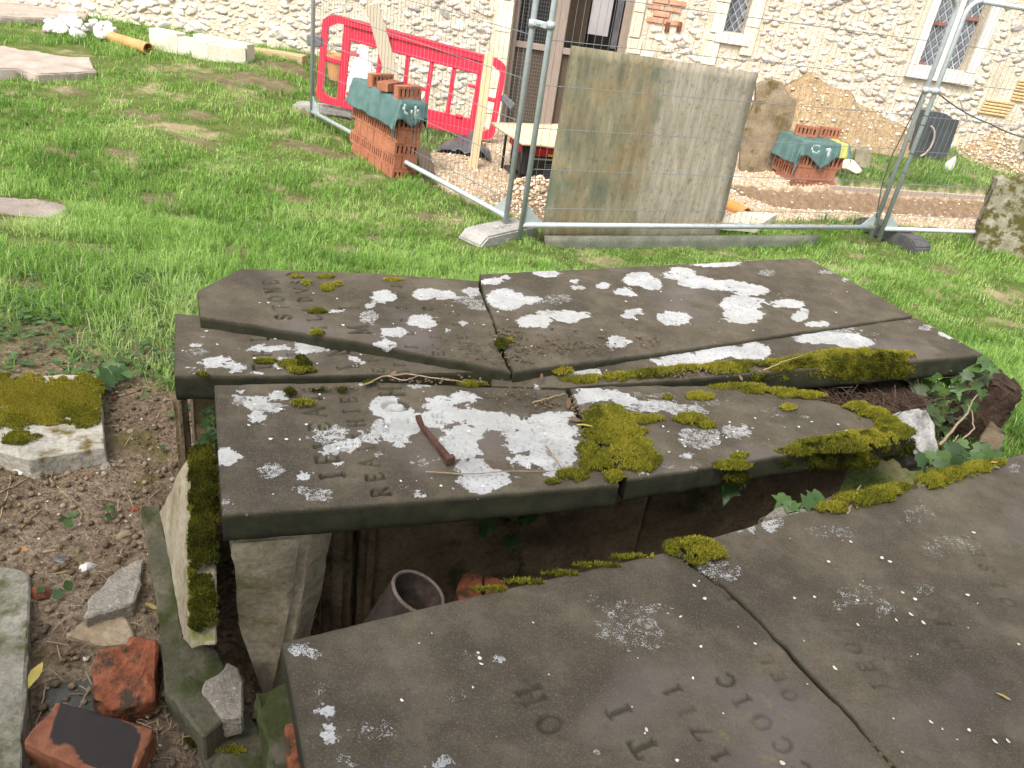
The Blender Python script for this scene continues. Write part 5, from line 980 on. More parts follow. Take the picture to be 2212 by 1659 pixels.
# stained plywood board behind the central panel, low board under it
fdir = FD - FC; fdir /= np.linalg.norm(fdir); fnr = A3(-fdir[1], fdir[0], 0); bp0 = FC + fnr * .07
def sheet(name, corners, th, mat, nx, ny, nrm_, tintf=None, warp=.0):
    C = [np.array(c) for c in corners]; u = np.linspace(0, 1, nx); v = np.linspace(0, 1, ny); U, V = np.meshgrid(u, v)
    Pq = (1 - U)[..., None] * (1 - V)[..., None] * C[0] + U[..., None] * (1 - V)[..., None] * C[1] + U[..., None] * V[..., None] * C[2] + (1 - U)[..., None] * V[..., None] * C[3]
    Pq = Pq + nrm_ * (warp * (fbm(U * 3, V * 3) - .5))[..., None]
    A_ = Pq.reshape(-1, 3); B_ = A_ + nrm_ * th; i = (np.arange(ny - 1)[:, None] * nx + np.arange(nx - 1)).ravel(); n = nx * ny
    F = np.concatenate([np.stack([i, i + 1, i + nx + 1, i + nx], 1), np.stack([i + n + nx, i + nx + 1 + n, i + 1 + n, i + n], 1)])
    ring = np.r_[np.arange(nx), np.arange(1, ny) * nx + nx - 1, (ny - 1) * nx + np.arange(nx - 2, -1, -1), np.arange(ny - 2, 0, -1) * nx]
    F = np.concatenate([F, np.stack([ring, ring + n, np.roll(ring, -1) + n, np.roll(ring, -1)], 1)])
    t = np.stack([U.ravel(), 1 - V.ravel()], -1); t = np.concatenate([t, t])
    me = npmesh(name, np.concatenate([A_, B_]), F, False, t); return mobj(name, me, mat)
o = sheet('plywood_board', [PPL(1166, 522, bp0, fnr), PPL(1548, 528, bp0, fnr), PPL(1638, 158, bp0 + fnr * .05, fnr), PPL(1238, 99, bp0 + fnr * .05, fnr)], .018, 'board', 20, 20, fnr, warp=.03)
tag(o, 'large stained plywood board, brown and algae green, standing behind the fence', 'board')
o = sheet('low_board', [PPL(1168, 545, bp0 + fnr * .03, fnr), PPL(1748, 535, bp0 + fnr * .03, fnr), PPL(1752, 500, bp0 + fnr * .03, fnr), PPL(1166, 500, bp0 + fnr * .03, fnr)], .02, 'lowboard', 20, 4, fnr, warp=.01)
for v in o.data.vertices: v.co += V3(-fnr * .10)
tag(o, 'low green grey board on edge in the grass under the fence rail', 'board')

# ================================================================== RED BARRIER
q0, q1 = PZ(*c2(385, 845), .16), PZ(*c2(1900, 1185), .02)
bd = q1 - q0; bn = np.cross(bd, UP); bn /= np.linalg.norm(bn); q3 = PPL(*c2(450, 70), q0, bn); q2 = PPL(*c2(2030, 500), q0, bn)
def bpnt(s, t): return (1 - s) * (1 - t) * q0 + s * (1 - t) * q1 + s * t * q2 + (1 - s) * t * q3
barrier = empty('safety_barrier', q0, 'red plastic pedestrian barrier standing askew behind the left fence panel', 'barrier')
def bmember(name, a, b, w_, th=.035):
    a, b = np.array(a), np.array(b); d = b - a; asp = np.array([2.0, 1.0]); e = d * asp; e /= np.linalg.norm(e); pr = np.array([-e[1], e[0]]) / asp * w_ / 2
    P = [bpnt(*(a + pr)), bpnt(*(a - pr)), bpnt(*(b - pr)), bpnt(*(b + pr))]
    m_ = MB().prism([p - bn * th / 2 for p in P], bn * th); bmesh.ops.bevel(m_.bm, geom=list(m_.bm.edges), offset=.006, segments=1, affect='EDGES'); return m_.obj(name, 'barrier', barrier)
fr_ = []
def arc(cx, cy, rx, ry, a0, a1, n=6): return [(cx + rx * math.cos(R_(a)), cy + ry * math.sin(R_(a))) for a in np.linspace(a0, a1, n)]
outl = arc(.10, .86, .085, .12, 180, 90) + arc(.90, .86, .085, .12, 90, 0) + arc(.93, .12, .055, .10, 0, -90) + arc(.07, .12, .055, .10, 270, 180)
bm = bmesh.new(); cen = np.array([.5, .5]); rings = []
for s, t in outl:
    v = np.array([s, t]); inw = (cen - v) * np.array([2, 1]); inw /= np.linalg.norm(inw); i2 = v + np.array([np.sign(.5 - s) * .032 if abs(s - .5) > .44 else np.sign(.5 - s) * .02 * (abs(s - .5) > .38), np.sign(.5 - t) * .075 if abs(t - .5) > .42 else np.sign(.5 - t) * .05 * (abs(t - .5) > .3)])
    o0, o1 = bpnt(*v), bpnt(*i2); rings.append([bm.verts.new(V3(p)) for p in (o0 - bn * .03, o1 - bn * .03, o1 + bn * .03, o0 + bn * .03)])
for A_, B_ in zip(rings, rings[1:] + rings[:1]):
    for k in range(4): bm.faces.new((A_[k], A_[(k + 1) % 4], B_[(k + 1) % 4], B_[k]))
mobj('outer_frame', bmesh_to('outer_frame', bm), 'barrier', barrier)
for s in (.145, .86): bmember('post', (s, .03), (s, .97), .085)
bmember('top_board', (.16, .865), (.845, .865), .20, .02); bmember('top_rib', (.15, .965), (.85, .965), .03, .07); bmember('board_rib', (.16, .765), (.845, .765), .03, .06)
bmember('bottom_rail', (.15, .055), (.86, .055), .09); bmember('lower_board', (.56, .16), (.845, .16), .12, .02)
for s0 in (.02, .865): bmember('end_bar', (s0, .50), (s0 + .115, .50), .05)
for s, t0, t1 in ((.325, .05, .76), (.595, .20, .76), (.715, .20, .76)): bmember('bar', (s, t0), (s, t1), .045)
bmember('bar', (.47, .42), (.47, .76), .045); bmember('cross_bar', (.47, .43), (.59, .43), .04)
for a, b in (((.165, .62), (.215, .62)), ((.17, .18), (.215, .18)), ((.80, .60), (.845, .60)), ((.76, .22), (.80, .22)), ((.02, .78), (.05, .78))): bmember('stub', a, b, .035, .05)
MB().box(bpnt(-.01, .66) - bn * .01, (.17, .08, .10), Matrix.Rotation(math.atan2(bd[1], bd[0]), 3, 'Z'), .01).obj('hinge_block', 'greyplastic', barrier)
MB().box(bpnt(1.02, .52) - bn * .01, (.15, .06, .07), Matrix.Rotation(math.atan2(bd[1], bd[0]), 3, 'Z') @ Matrix.Rotation(R_(35), 3, 'Y'), .01).obj('hinge_block', 'greyplastic', barrier)

# ================================================================== TIMBER, BRICK STACKS, GENERATOR
def plank(name, a, b, w_, th, mat, label, side=None, cat='plank'):
    a, b = np.array(a, float), np.array(b, float); d = b - a; L = np.linalg.norm(d); d /= L
    s = np.array(side if side is not None else (1, 0, 0), float); s -= d * s.dot(d); s /= np.linalg.norm(s); n = np.cross(s, d)
    Rm = Matrix((s, n, d)).transposed(); return tag(MB().box((a + b) / 2, (w_, th, L), Rm, .004).obj(name, mat), label, cat)
p0 = PPL(*c2(1150, 900), bpnt(.5, 0) - bn * (.12 if bn[1] > 0 else -.12), bn); p1 = PPL(*c2(872, 40), q0, bn)
plank('leaning_plank', p0 + A3(.0, -.1, -.05), p1 + A3(0, .02, 0), .13, .03, 'plankold', 'grey weathered plank leaning back across the red barrier', (1, .1, 0))
b0 = G(*c2(1708, 1395)); plank('timber_stake', b0 - A3(0, 0, .1), PY(*c2(1850, 440), b0[1] + .08), .075, .045, 'planknew', 'pale new timber stake upright in the gravel in front of the barrier', (1, .2, 0), 'stake')
b0 = G(*c2(1370, 1540)); plank('dark_plank', b0, PY(*c2(1290, 1235), b0[1] + .15), .10, .03, 'plankdark', 'dark wet plank leaning on the left brick stack', (1, .3, 0))
a = G(*c2(-60, 470)); b = G(*c2(330, 520)); plank('timber_baulk', PY(*c2(-200, 440), 9.7), PY(*c2(310, 520), 9.55), .16, .16, 'sleeper', 'brown timber baulk lying against the church wall', (0, 0, 1), 'timber')
b = PY(*c2(262, 640), 9.5); plank('timber_post', b - UP * .2, PY(*c2(262, 455), 9.5), .14, .14, 'sleeper', 'short square brown post at the end of the timber baulk', (1, 0, 0), 'post')

def brick_mesh():
    m_ = MB(); L, T, Hh = .215, .065, .1025; g = .019; n = 5; wb = (L - n * g) / (n + 1)
    m_.box((0, 0, Hh / 2 - .0105), (L, T, .021)); m_.box((0, 0, -Hh / 2 + .0105), (L, T, .021))
    for k in range(n + 1): m_.box((-L / 2 + wb / 2 + k * (wb + g), 0, 0), (wb, T - .0004, Hh - .042))
    me = bmesh_to('brick', m_.bm); me.materials.append(MAT['newbrick']); return me
BRK = brick_mesh()
def brick_stack(base, rz, nx, deep, courses, label, lean=0.):
    t = empty('brick_stack', base, label, 'bricks', rz=0); t.rotation_euler = (0, lean, rz); k = 0
    for c in range(courses):
        z = .0525 + c * .1045
        if c % 2 == 0:
            for i in range(nx):
                for j in range(int(deep / .067)): spots = ((.1075 + i * .218), (.0325 + j * .067), 0); add_brick(t, spots, z)
        else:
            for i in range(int(nx * .217 / .067)):
                for j in range(max(1, int(round(deep / .217)))): add_brick(t, (.0335 + i * .0675 + .006, .1075 + j * .218, 1), z)
    return t
def add_brick(t, sp, z):
    o = bpy.data.objects.new('brick', BRK); COL.objects.link(o); o.parent = t
    o.location = (sp[0] + random.uniform(-.004, .004), sp[1] + random.uniform(-.004, .004), z); o.rotation_euler = (0, 0, (R_(90) if sp[2] else 0) + random.uniform(-.02, .02))
def loose_brick(P, rz, label, rx=0, ry=0):
    o = bpy.data.objects.new('hollow_brick', BRK); COL.objects.link(o); o.location = V3(P); o.rotation_euler = (rx, ry, rz); tag(o, label, 'brick', 'bricks weighing down the tarps')
def tarp(base, rz, w_, d_, top, over, label, seed, flap=None, lean=0., yel=(.62, .8)):
    """cloth laid over a box w_ x d_ and falling over its edges; over = (front, back, left, right) drops"""
    t = empty('tarp', base, label, 'tarp'); t.rotation_euler = (0, lean, rz); n = 60
    U = np.linspace(-over[2], w_ + over[3], n); V = np.linspace(-over[0], d_ + over[1], n); X, Y = np.meshgrid(U, V)
    fl = .06 * (fbm(X * 6 + seed, Y * 6) - .5)
    if flap is not None: ext = flap * np.clip(1 - np.abs(X - w_ * .45) / .16, 0, 1); Y = np.where(Y < 0, Y * (1 + ext), Y)
    ox = np.where(X < 0, X, np.where(X > w_, X - w_, 0)); oy = np.where(Y < 0, Y, np.where(Y > d_, Y - d_, 0))
    dr = np.abs(ox) + np.abs(oy) * 1.0
    Xn = np.clip(X, 0, w_) + np.sign(ox) * (.012 + .16 * np.abs(ox)) ; Yn = np.clip(Y, 0, d_) + np.sign(oy) * (.012 + .12 * np.abs(oy))
    wr = .05 * (fbm(X * 11 + seed, Y * 3, 2) - .3) * np.clip(np.abs(oy) * 8, 0, 1) + .05 * (fbm(Y * 11 + seed, X * 3, 2) - .3) * np.clip(np.abs(ox) * 8, 0, 1)
    Z = top + .010 + .02 * (fbm(X * 9, Y * 9 + seed) - .4) - dr * (.96 + .1 * (fbm(X * 7, Y * 7) - .5)); Yn = Yn - np.where(oy < 0, np.abs(wr), 0); Xn = Xn + np.where(ox != 0, np.sign(ox) * np.abs(wr), 0)
    A_ = np.stack([Xn, Yn, Z], -1).reshape(-1, 3); i = (np.arange(n - 1)[:, None] * n + np.arange(n - 1)).ravel(); F = np.stack([i, i + 1, i + n + 1, i + n], 1)
    mid = ((X[:-1, :-1] / w_ > yel[0]) & (X[:-1, :-1] / w_ < yel[1])).ravel()
    lr = np.hypot((X[:-1, :-1] - w_ * .25) / .05, (Y[:-1, :-1] + .07) / .04).ravel(); logo = (lr > .72) & (lr < 1.05) & ~((X[:-1, :-1].ravel() > w_ * .25) & (np.abs(Y[:-1, :-1].ravel() + .07) < .02))
    logo |= ((np.abs(X[:-1, :-1] - w_ * .55) < .012).ravel() & (np.abs(Y[:-1, :-1] + .10) < .05).ravel()) | ((np.abs(X[:-1, :-1] - w_ * .52) < .035).ravel() & (np.abs(Y[:-1, :-1] + .08) < .012).ravel())
    for nm, sel, mt in (('cloth', ~mid & ~logo, 'tarp'), ('yellow_band', mid & ~logo, 'tarpyellow'), ('white_print', logo, 'tarpwhite')):
        if sel.sum() == 0: continue
        f = F[sel]; us, inv = np.unique(f, return_inverse=True); me = npmesh(nm, A_[us], inv.reshape(f.shape), True); me.materials.append(MAT[mt])
        o = bpy.data.objects.new(nm, me); COL.objects.link(o); o.parent = t
        sol = o.modifiers.new('thickness', 'SOLIDIFY'); sol.thickness = .004
s1b = G(*c2(1035, 1480)) - A3(0, 0, .03); RZ1 = R_(38); LN1_ = R_(4)
brick_stack(s1b, RZ1, 1, .87, 6, 'tall stack of orange perforated bricks by the grass bank', LN1_)
tarp(s1b, RZ1, .215, .87, .63, (.10, .02, .22, .20), 'green woven sack draped over the tall brick stack', 3, .9, LN1_, (1.05, 1.5))
R1 = Matrix.Rotation(RZ1, 3, 'Z') @ Matrix.Rotation(LN1_, 3, 'Y')
for k, (p, lb, rz) in enumerate((((.10, .10, .69), 'brick holding the sack down at the near end of the tall stack', .1), ((.06, .33, .69), 'middle brick weighing down the sack on the tall stack', .5), ((.08, .55, .69), 'rearmost brick weighing down the sack on the tall stack', .2))):
    loose_brick(np.array(R1 @ Vector(p)) + s1b, RZ1 + rz, lb, R_(90) if k == 1 else 0)
s2b = G(*c4(270, 1572)) - A3(0, 0, .02); RZ2 = R_(20)
brick_stack(s2b, RZ2, 2, .33, 4, 'low wide stack of orange perforated bricks beyond the gravel').scale = (1.2, 1.2, 1.2)
tarp(s2b, RZ2, .528, .40, .505, (.14, .05, .24, .06), 'teal woven sack draped over the low brick stack', 8, .9, 0, (.80, .98))
R2 = Matrix.Rotation(RZ2, 3, 'Z')
loose_brick(np.array(R2 @ Vector((.14, .22, .57))) + s2b, RZ2 - .3, 'left brick weighing down the sack on the low stack'); loose_brick(np.array(R2 @ Vector((.44, .24, .57))) + s2b, RZ2 - .2, 'right brick weighing down the sack on the low stack')

gb = G(1122, 399); GR = R_(22)
gen = empty('generator', gb, 'black and red generator standing under a plywood sheet on the gravel', 'generator', rz=0); gen.rotation_euler = (0, 0, GR)
def gpart(name, c, d, mat, bev=.01):
    o = MB().box(c, d, bev=bev).obj(name, mat); o.parent = gen; o.location = (0, 0, 0); return o
cas = gpart('casing', (.27, .22, .19), (.50, .40, .28), 'genblack', .03); gpart('control_panel', (.29, .010, .285), (.46, .03, .07), 'genred'); gpart('side_panel', (.008, .22, .285), (.03, .36, .07), 'genred')
gpart('base_tray', (.27, .22, .03), (.56, .46, .04), 'genblack', .012); gpart('top_cover', (.27, .22, .345), (.50, .40, .03), 'genblack')
gpart('warning_label', (.24, -.008, .265), (.05, .004, .02), 'yellow', 0); gpart('chrome_strip', (.29, .012, .225), (.40, .016, .012), 'galv', 0)
for k in range(9): gpart('vent_louvre', (.28, .014, .07 + .014 * k), (.13, .012, .006), 'greyplastic', 0).parent = cas
for x in (-.02, .56):
    for y in (-.02, .46):
        o = MB().tube([(x, y, 0), (x, y, .37)], .013, 8).obj('frame_tube', 'genblack', None, True); o.parent = gen
pz = gb[2] + .40
o = sheet('plywood_sheet', [PZ(1128, 309, pz), PZ(1230, 316, pz), PZ(1250, 268, pz + .02), PZ(1062, 263, pz + .02)], .022, 'ply', 6, 6, -UP, warp=.02); tag(o, 'buff plywood sheet laid on top of the generator', 'board')
c = np.array(gb) + A3(.52, .12, .26); m_ = MB()
for k in range(5): m_.tube([c + A3(.03 * math.sin(k * 2), -.16, .05 - .03 * k), c + A3(.05 + .02 * math.cos(k), -.18, -.02 - .03 * k)], .022, 7)
tag(m_.obj('plastic_bottle', 'paleblue', None, True), 'pale blue crumpled plastic bottle hanging beside the generator', 'bottle')
# polythene, bag, pot
def cloth(name, pts, z0, mat, label, cat, seed=0, n=16, hgt=.12):
    C = [G(*p) for p in pts]; U, V = np.meshgrid(np.linspace(0, 1, n), np.linspace(0, 1, n)); Pq = (1 - U)[..., None] * (1 - V)[..., None] * C[0] + U[..., None] * (1 - V)[..., None] * C[1] + U[..., None] * V[..., None] * C[2] + (1 - U)[..., None] * V[..., None] * C[3]
    Pq[..., 2] += z0 + hgt * np.abs(fbm(U * 5 + seed, V * 5, 3) - .35) * np.sin(U * 3.14) ** .5; i = (np.arange(n - 1)[:, None] * n + np.arange(n - 1)).ravel()
    o = mobj(name, npmesh(name, Pq.reshape(-1, 3), np.stack([i, i + 1, i + n + 1, i + n], 1), False), mat); o.modifiers.new('thickness', 'SOLIDIFY').thickness = .004; return tag(o, label, cat)
cloth('plastic_sheet', [c2(1395, 1260), c2(1860, 1350), c2(1850, 1270), c2(1640, 1130)], .02, 'blackplastic', 'crumpled black plastic sheet on the gravel below the barrier', 'plastic sheet', 4, 16, .3)
b0 = G(*c2(790, 900)) + A3(0, .5, 0); b0 = PY(*c2(785, 880), 8.95); bm = bmesh.new(); rings = []
for k, (f, r) in enumerate(((0, .20), (.12, .21), (.35, .17), (.6, .11), (.85, .045), (1, .012))):
    rings.append([bm.verts.new((b0[0] + r * math.cos(t) * (1 + .2 * math.sin(3 * t + k)), b0[1] + .6 * r * math.sin(t) * (1 + .15 * math.sin(5 * t)), b0[2] + f * .70)) for t in np.linspace(0, 6.283, 18, endpoint=False)])
for A_, B_ in zip(rings, rings[1:]):
    for k in range(18): bm.faces.new((A_[k], A_[(k + 1) % 18], B_[(k + 1) % 18], B_[k]))
bm.faces.new(rings[-1]); bm.faces.new(rings[0][::-1]); tag(mobj('white_sack', bmesh_to('white_sack', bm), 'white'), 'white pointed sack standing behind the red barrier', 'sack')
b0 = PY(*c2(580, 660), 9.3); m_ = bmesh.new(); rings = []
for z, r in ((0, .085), (.20, .115), (.205, .135), (.27, .138), (.27, .118), (.22, .10)): rings.append([m_.verts.new((b0[0] + r * math.cos(t), b0[1] + r * math.sin(t), b0[2] + z)) for t in np.linspace(0, 6.283, 24, endpoint=False)])
for A_, B_ in zip(rings, rings[1:]):
    for k in range(24): m_.faces.new((A_[k], A_[(k + 1) % 24], B_[(k + 1) % 24], B_[k]))
m_.faces.new(rings[0][::-1]); m_.faces.new(rings[-1]); tag(mobj('flower_pot', bmesh_to('flower_pot', m_), 'terracotta'), 'terracotta flower pot seen through the left end of the barrier', 'flower pot')

# ================================================================== HEADSTONES AND RIGHT BACKGROUND
def headstone(pts, y, th, mat, label, seed, name='headstone', yaw=0., amp=.006):
    n_ = A3(math.sin(yaw), 1, 0); p0 = A3(*PY(*pts[0], y)); P = [PPL(*p, p0, n_) for p in pts]
    d = A3(n_[0], n_[1], 0); d /= np.linalg.norm(d); return tag(stone_prism(name, P, 0, mat, None, amp, seed, .008, 3, dvec=d * th), label, 'headstone')
hb = G(1690, 376)
headstone([(1598, 385), (1600, 300), (1632, 218), (1634, 186), (1650, 178), (1672, 173), (1692, 180), (1704, 200), (1708, 210), (1722, 214), (1718, 236), (1682, 392)], hb[1] + .1, .10, 'headstone', 'tall old headstone with shouldered round top beside the stained board', 41)
hb = G(*c4(1530, 1400))
headstone([c4(1300, 1345), c4(1420, 925), c4(1500, 928), c4(1570, 945), c4(1625, 985), c4(1680, 1002), c4(1530, 1420)], hb[1] + .05, .13, 'slate', 'dark slate headstone with an ogee top near the church wall', 42, yaw=-.5, amp=.0)
hb = G(*c4(870, 1390)); headstone([c4(795, 1400), c4(812, 1290), c4(832, 1240), c4(872, 1214), c4(922, 1228), c4(948, 1285), c4(930, 1410)], hb[1], .07, 'smallstone', 'tiny round topped headstone in the grass behind the low brick stack', 43)
hb = G(2125, 545); headstone([(2102, 545), (2118, 486), (2140, 428), (2156, 388), (2170, 384), (2186, 390), (2260, 372), (2360, 362), (2380, 590), (2212, 575)], hb[1] + .05, .13, 'mossstone', 'leaning moss blotched headstone cut by the right frame edge', 44, yaw=.15, amp=.012)
hb = G(*c4(2130, 1350)); m_ = MB(); m_.box(hb + A3(0, 0, .12), (.07, .06, .34), None, .01).box(hb + A3(0, 0, .17), (.24, .055, .07), None, .01); tag(m_.obj('stone_cross', 'smallstone'), 'small stone cross low in the grass at the right edge', 'cross')
hb = G(*c4(1580, 1410)); rock('plastic_bag', hb + A3(0, 0, .06), (.06, .05, .11), 'white', 'white plastic bag at the foot of the dark slate headstone', 'bag', seed=9)
hb = G(*c4(745, 1430)); rock('boulder', hb + A3(0, 0, .05), (.13, .10, .09), 'ashlar', 'cream rounded boulder right of the low brick stack', seed=12)
hb = G(*c4(1330, 1330)); pts = [hb + A3(.10 * math.cos(t) - .02, -.02, .22 + .17 * math.sin(t)) for t in np.linspace(-1.4, 1.5, 14)]
cable(pts, .012, 'pale bent hose looped against the dark slate headstone', 'hose', 'ledger')
pts = [hb + A3(.28 + .07 * math.sin(t * 5), -.02, .42 + .30 * t) for t in np.linspace(0, 1, 14)]; cable(pts, .009, 'thin pale cable curl above the looped hose', 'cable', 'ledger')
d = (KB - KA); L = np.hypot(*d); an = math.atan2(d[1], d[0]); c = (KA + KB) / 2; zk = float(gz(*(c - [0, .2])))
for k in range(2):
    cc = KA + d * (.25 + .5 * k); tag(MB().box((cc[0], cc[1], zk + .06), (L / 2 - .01, .04, .20), Matrix.Rotation(an, 3, 'Z'), .006).obj('path_edging', 'edging'), ('timber edging board holding back the grass right of the low brick stack', 'second timber edging board running to the right frame edge')[k], 'edging board', 'timber path edging')
HEAPV = []
def heap(name, c, rx, ry, hgt, mat, label, seed, n=46):
    U, V = np.meshgrid(np.linspace(-1, 1, n), np.linspace(-1, 1, n)); r = np.hypot(U, V); X = c[0] + U * rx; Y = c[1] + V * ry
    Z = gz(X, Y) - .06 + hgt * np.clip(1 - r, 0, 1) ** .8 * (.7 + .6 * fbm(X * 5 + seed, Y * 5)) + .05 * (fbm(X * 16, Y * 16 + seed) - .5) * (r < .95)
    i = (np.arange(n - 1)[:, None] * n + np.arange(n - 1)).ravel(); HEAPV.append(np.stack([X, Y, Z], -1)[r < .93]); return tag(mobj(name, npmesh(name, np.stack([X, Y, Z], -1).reshape(-1, 3), np.stack([i, i + 1, i + n + 1, i + n], 1), True), mat), label, 'soil heap')
heap('soil_heap', (2.9, 10.0), 1.7, .75, .62, 'soil', 'yellow subsoil heaped against the church wall behind the old headstone', 1)
heap('soil_heap', (5.35, 10.15), .5, .4, .35, 'soil', 'small yellow soil heap by the wall right of the slate headstone', 2)
c = G(1160, 442); heap('soil_heap', (c[0], c[1] + .18), .34, .30, .26, 'brownsoil', 'brown clod heap just behind the central fence uprights', 3)
c = G(1625, 470); a = PZ(1566, 440, .02); b = PZ(1612, 462, .02)
def pipe(name, a, b, r, mat, label, th=.008):
    a, b = np.array(a), np.array(b); d = (b - a) / np.linalg.norm(b - a); e1 = np.cross(d, UP); e1 /= np.linalg.norm(e1); e2 = np.cross(d, e1); bm = bmesh.new(); L = np.linalg.norm(b - a)
    prof = [(r - th, 0), (r, 0), (r, L), (r - th, L)]; rings = [[bm.verts.new(V3(a + d * h_ + (e1 * math.cos(t) + e2 * math.sin(t)) * q)) for t in np.linspace(0, 6.2832, 24, endpoint=False)] for q, h_ in prof]
    for A_, B_ in zip(rings, rings[1:] + rings[:1]):
        for k in range(24): bm.faces.new((A_[k], A_[(k + 1) % 24], B_[(k + 1) % 24], B_[k]))
    tag(mobj(name, bmesh_to(name, bm, False), mat), label, 'pipe')
pipe('drain_pipe', a - (b - a) * .9, b, .055, 'orangepipe', 'orange plastic drain pipe in the trench right of the stained board')
ground_stone('flat_stone', [(1545, 478), (1600, 455), (1680, 462), (1640, 486)], .05, .07, 'cream', 'pale flat stone in the grass below the orange drain pipe', 'stone', 45, .006)

# ================================================================== LEFT BACKGROUND
def ledger(pts, dz, th, mat, label, seed, amp=.008):
    P = [G(*p) for p in pts]; zc = sum(p[2] for p in P) / len(P); P = [A3(*PZ(px, py, zc + dz)) for px, py in pts]
    return tag(stone_prism('ledger_slab', P, th, mat, None, amp, seed, .012, 3), label, 'grave slab')
ledger([c1(-400, 430), c1(40, 375), c1(400, 372), c1(720, 385), c1(765, 430), c1(750, 500), c1(800, 592), c1(560, 605), c1(300, 610), c1(180, 570), c1(-400, 560)], .03, .12, 'ledger', 'pale pinkish ledger slab lying in the grass at upper left', 51)
ledger([c1(-400, 0), c1(0, 18), c1(400, 35), c1(720, 62), c1(730, 120), c1(715, 160), c1(300, 150), c1(0, 132), c1(-400, 110)], .05, .12, 'ledger', 'pale pinkish ledger slab at the top left corner by the wall', 52)
ledger([(-120, 430), (0, 424), (90, 430), (150, 445), (140, 470), (100, 486), (0, 494), (-120, 500)], .03, .08, 'greyledger', 'worn grey brown slab sunk flush in the grass at the left edge', 53)
Pk = [G(*c1(470 + 380 * u, 190 + 150 * v))for u, v in ()]
rk = random.Random(4)
for k in range(26):
    u = rk.random(); v = rk.random(); x = 400 + 520 * u; y = 330 - 130 * v + (u - .5) * 60; lift = .05 if k % 3 else .16 * (1 - abs(u - .55) * 1.6)
    p = G(*c1(x, y)); s = rk.uniform(.055, .095)
    o = bpy.data.objects.new('chalk_flint', ROCKS[k % 8].copy()); o.data.materials.append(MAT['whitestone']); COL.objects.link(o); o.location = V3(p + A3(0, 0, max(.03, lift))); o.scale = (s * 1.1, s, s * .9); o.rotation_euler = (rk.uniform(-.5, .5), rk.uniform(-.5, .5), rk.uniform(0, 6))
    tag(o, 'white chalky flint in the rubble pile between the two pinkish ledgers', 'stone', 'white flint rubble pile')
a, b = G(*c1(930, 345)), G(*c1(1235, 455)); pipe('clay_pipe', a + A3(0, 0, .04), b + A3(0, 0, .06), .062, 'terracotta', 'terracotta clay pipe lying in the grass right of the flint pile', .012)
kA, kB, kC = G(*c1(1245, 395)), G(*c1(1718, 510)), G(*c1(2040, 530)); kD = kA + (kC - kB)
kerb = empty('grave_kerb', kA, 'cream stone grave kerb set lying in the grass by the church wall', 'grave kerb')
kz = max(kA[2], kB[2], kC[2])
def kblock(p, q, wd, ht, sd_):
    d = (q - p)[:2]; d /= np.hypot(*d); n_ = A3(-d[1], d[0], 0) * wd; t = ht
    stone_prism('kerb_stone', [A3(p[0], p[1], kz + t), A3(q[0], q[1], kz + t), A3(*(q + n_)[:2], kz + t), A3(*(p + n_)[:2], kz + t)], t + .15, 'cream', kerb, .003, sd_, .008, 1)
kb2 = kA + (kB - kA) * .5
kblock(kA, kb2 - (kb2 - kA) * .01, .15, .20, 1); kblock(kb2, kB, .15, .17, 2); kblock(kB, kC, .16, .16, 3); dd = (kD - kA); dd = dd / np.linalg.norm(dd)
kblock(kA + dd * .45, kC + A3(.0, .05, 0), .14, .19, 4)

# ================================================================== IVY, WEEDS, TWIGS, PETALS
def leaf_mesh(kind, tint, seed):
    rr = random.Random(seed)
    if kind == 'ivy': ol = [(0, -.42), (.20, -.50), (.46, -.28), (.34, -.06), (.62, .14), (.30, .22), (.16, .42), (0, .85)]
    elif kind == 'herb': ol = [(0, -.5), (.18, -.42), (.30, -.22), (.44, -.10), (.36, .06), (.46, .24), (.28, .34), (.24, .52), (0, .62)]
    else: ol = [(0, -.6), (.12, -.35), (.20, -.05), (.18, .25), (.08, .52), (0, .7)]
    ol = [(x * rr.uniform(.88, 1.12), y * rr.uniform(.92, 1.08)) for x, y in ol]
    V = []; F = []
    mid = np.linspace(ol[0][1], ol[-1][1], len(ol))
    bend = rr.uniform(-.25, .1)
    for i, (x, y) in enumerate(ol): V.append((0, mid[i], bend * mid[i] ** 2))
    for sg in (1, -1):
        o = len(V)
        for x, y in ol: V.append((sg * x, y, .16 * abs(x) + bend * y * y + rr.uniform(-.03, .03)))
        for i in range(len(ol) - 1): F += [(i, o + i, o + i + 1), (i, o + i + 1, i + 1)] if sg > 0 else [(i, o + i + 1, o + i), (i, i + 1, o + i + 1)]
    me = npmesh('leaf', np.array(V), np.array(F), True, np.full(len(V), tint)); return me
IVY = [leaf_mesh('ivy', t, k) for k, t in enumerate((.0, .25, .5, .8, 1.0))]
HERB = [leaf_mesh('herb', t, 20 + k) for k, t in enumerate((.1, .5, .9))]
OVAL = [leaf_mesh('oval', t, 30 + k) for k, t in enumerate((.1, .6, 1.0))]
for q in IVY: q.materials.append(MAT['leafg'])
for q in HERB: q.materials.append(MAT['herb'])
DEAD = [q.copy() for q in OVAL]; YEL = [q.copy() for q in OVAL]
for q in DEAD: q.materials.append(MAT['deadleaf'])
for q in YEL: q.materials.append(MAT['yleaf'])
CAMP = A3(0, 0, H)
def put_leaf(name, mesh, P, size, nrm_, spin, parent=None):
    o = bpy.data.objects.new(name, mesh); COL.objects.link(o); n_ = Vector(nrm_).normalized(); q = n_.to_track_quat('Z', 'Y'); o.rotation_mode = 'QUATERNION'
    from mathutils import Quaternion
    o.rotation_quaternion = q @ Quaternion((0, 0, 1), spin); o.scale = (size,) * 3
    if parent is not None: o.parent = parent; P = np.array(P) - np.array(parent.location)
    o.location = V3(P); return o
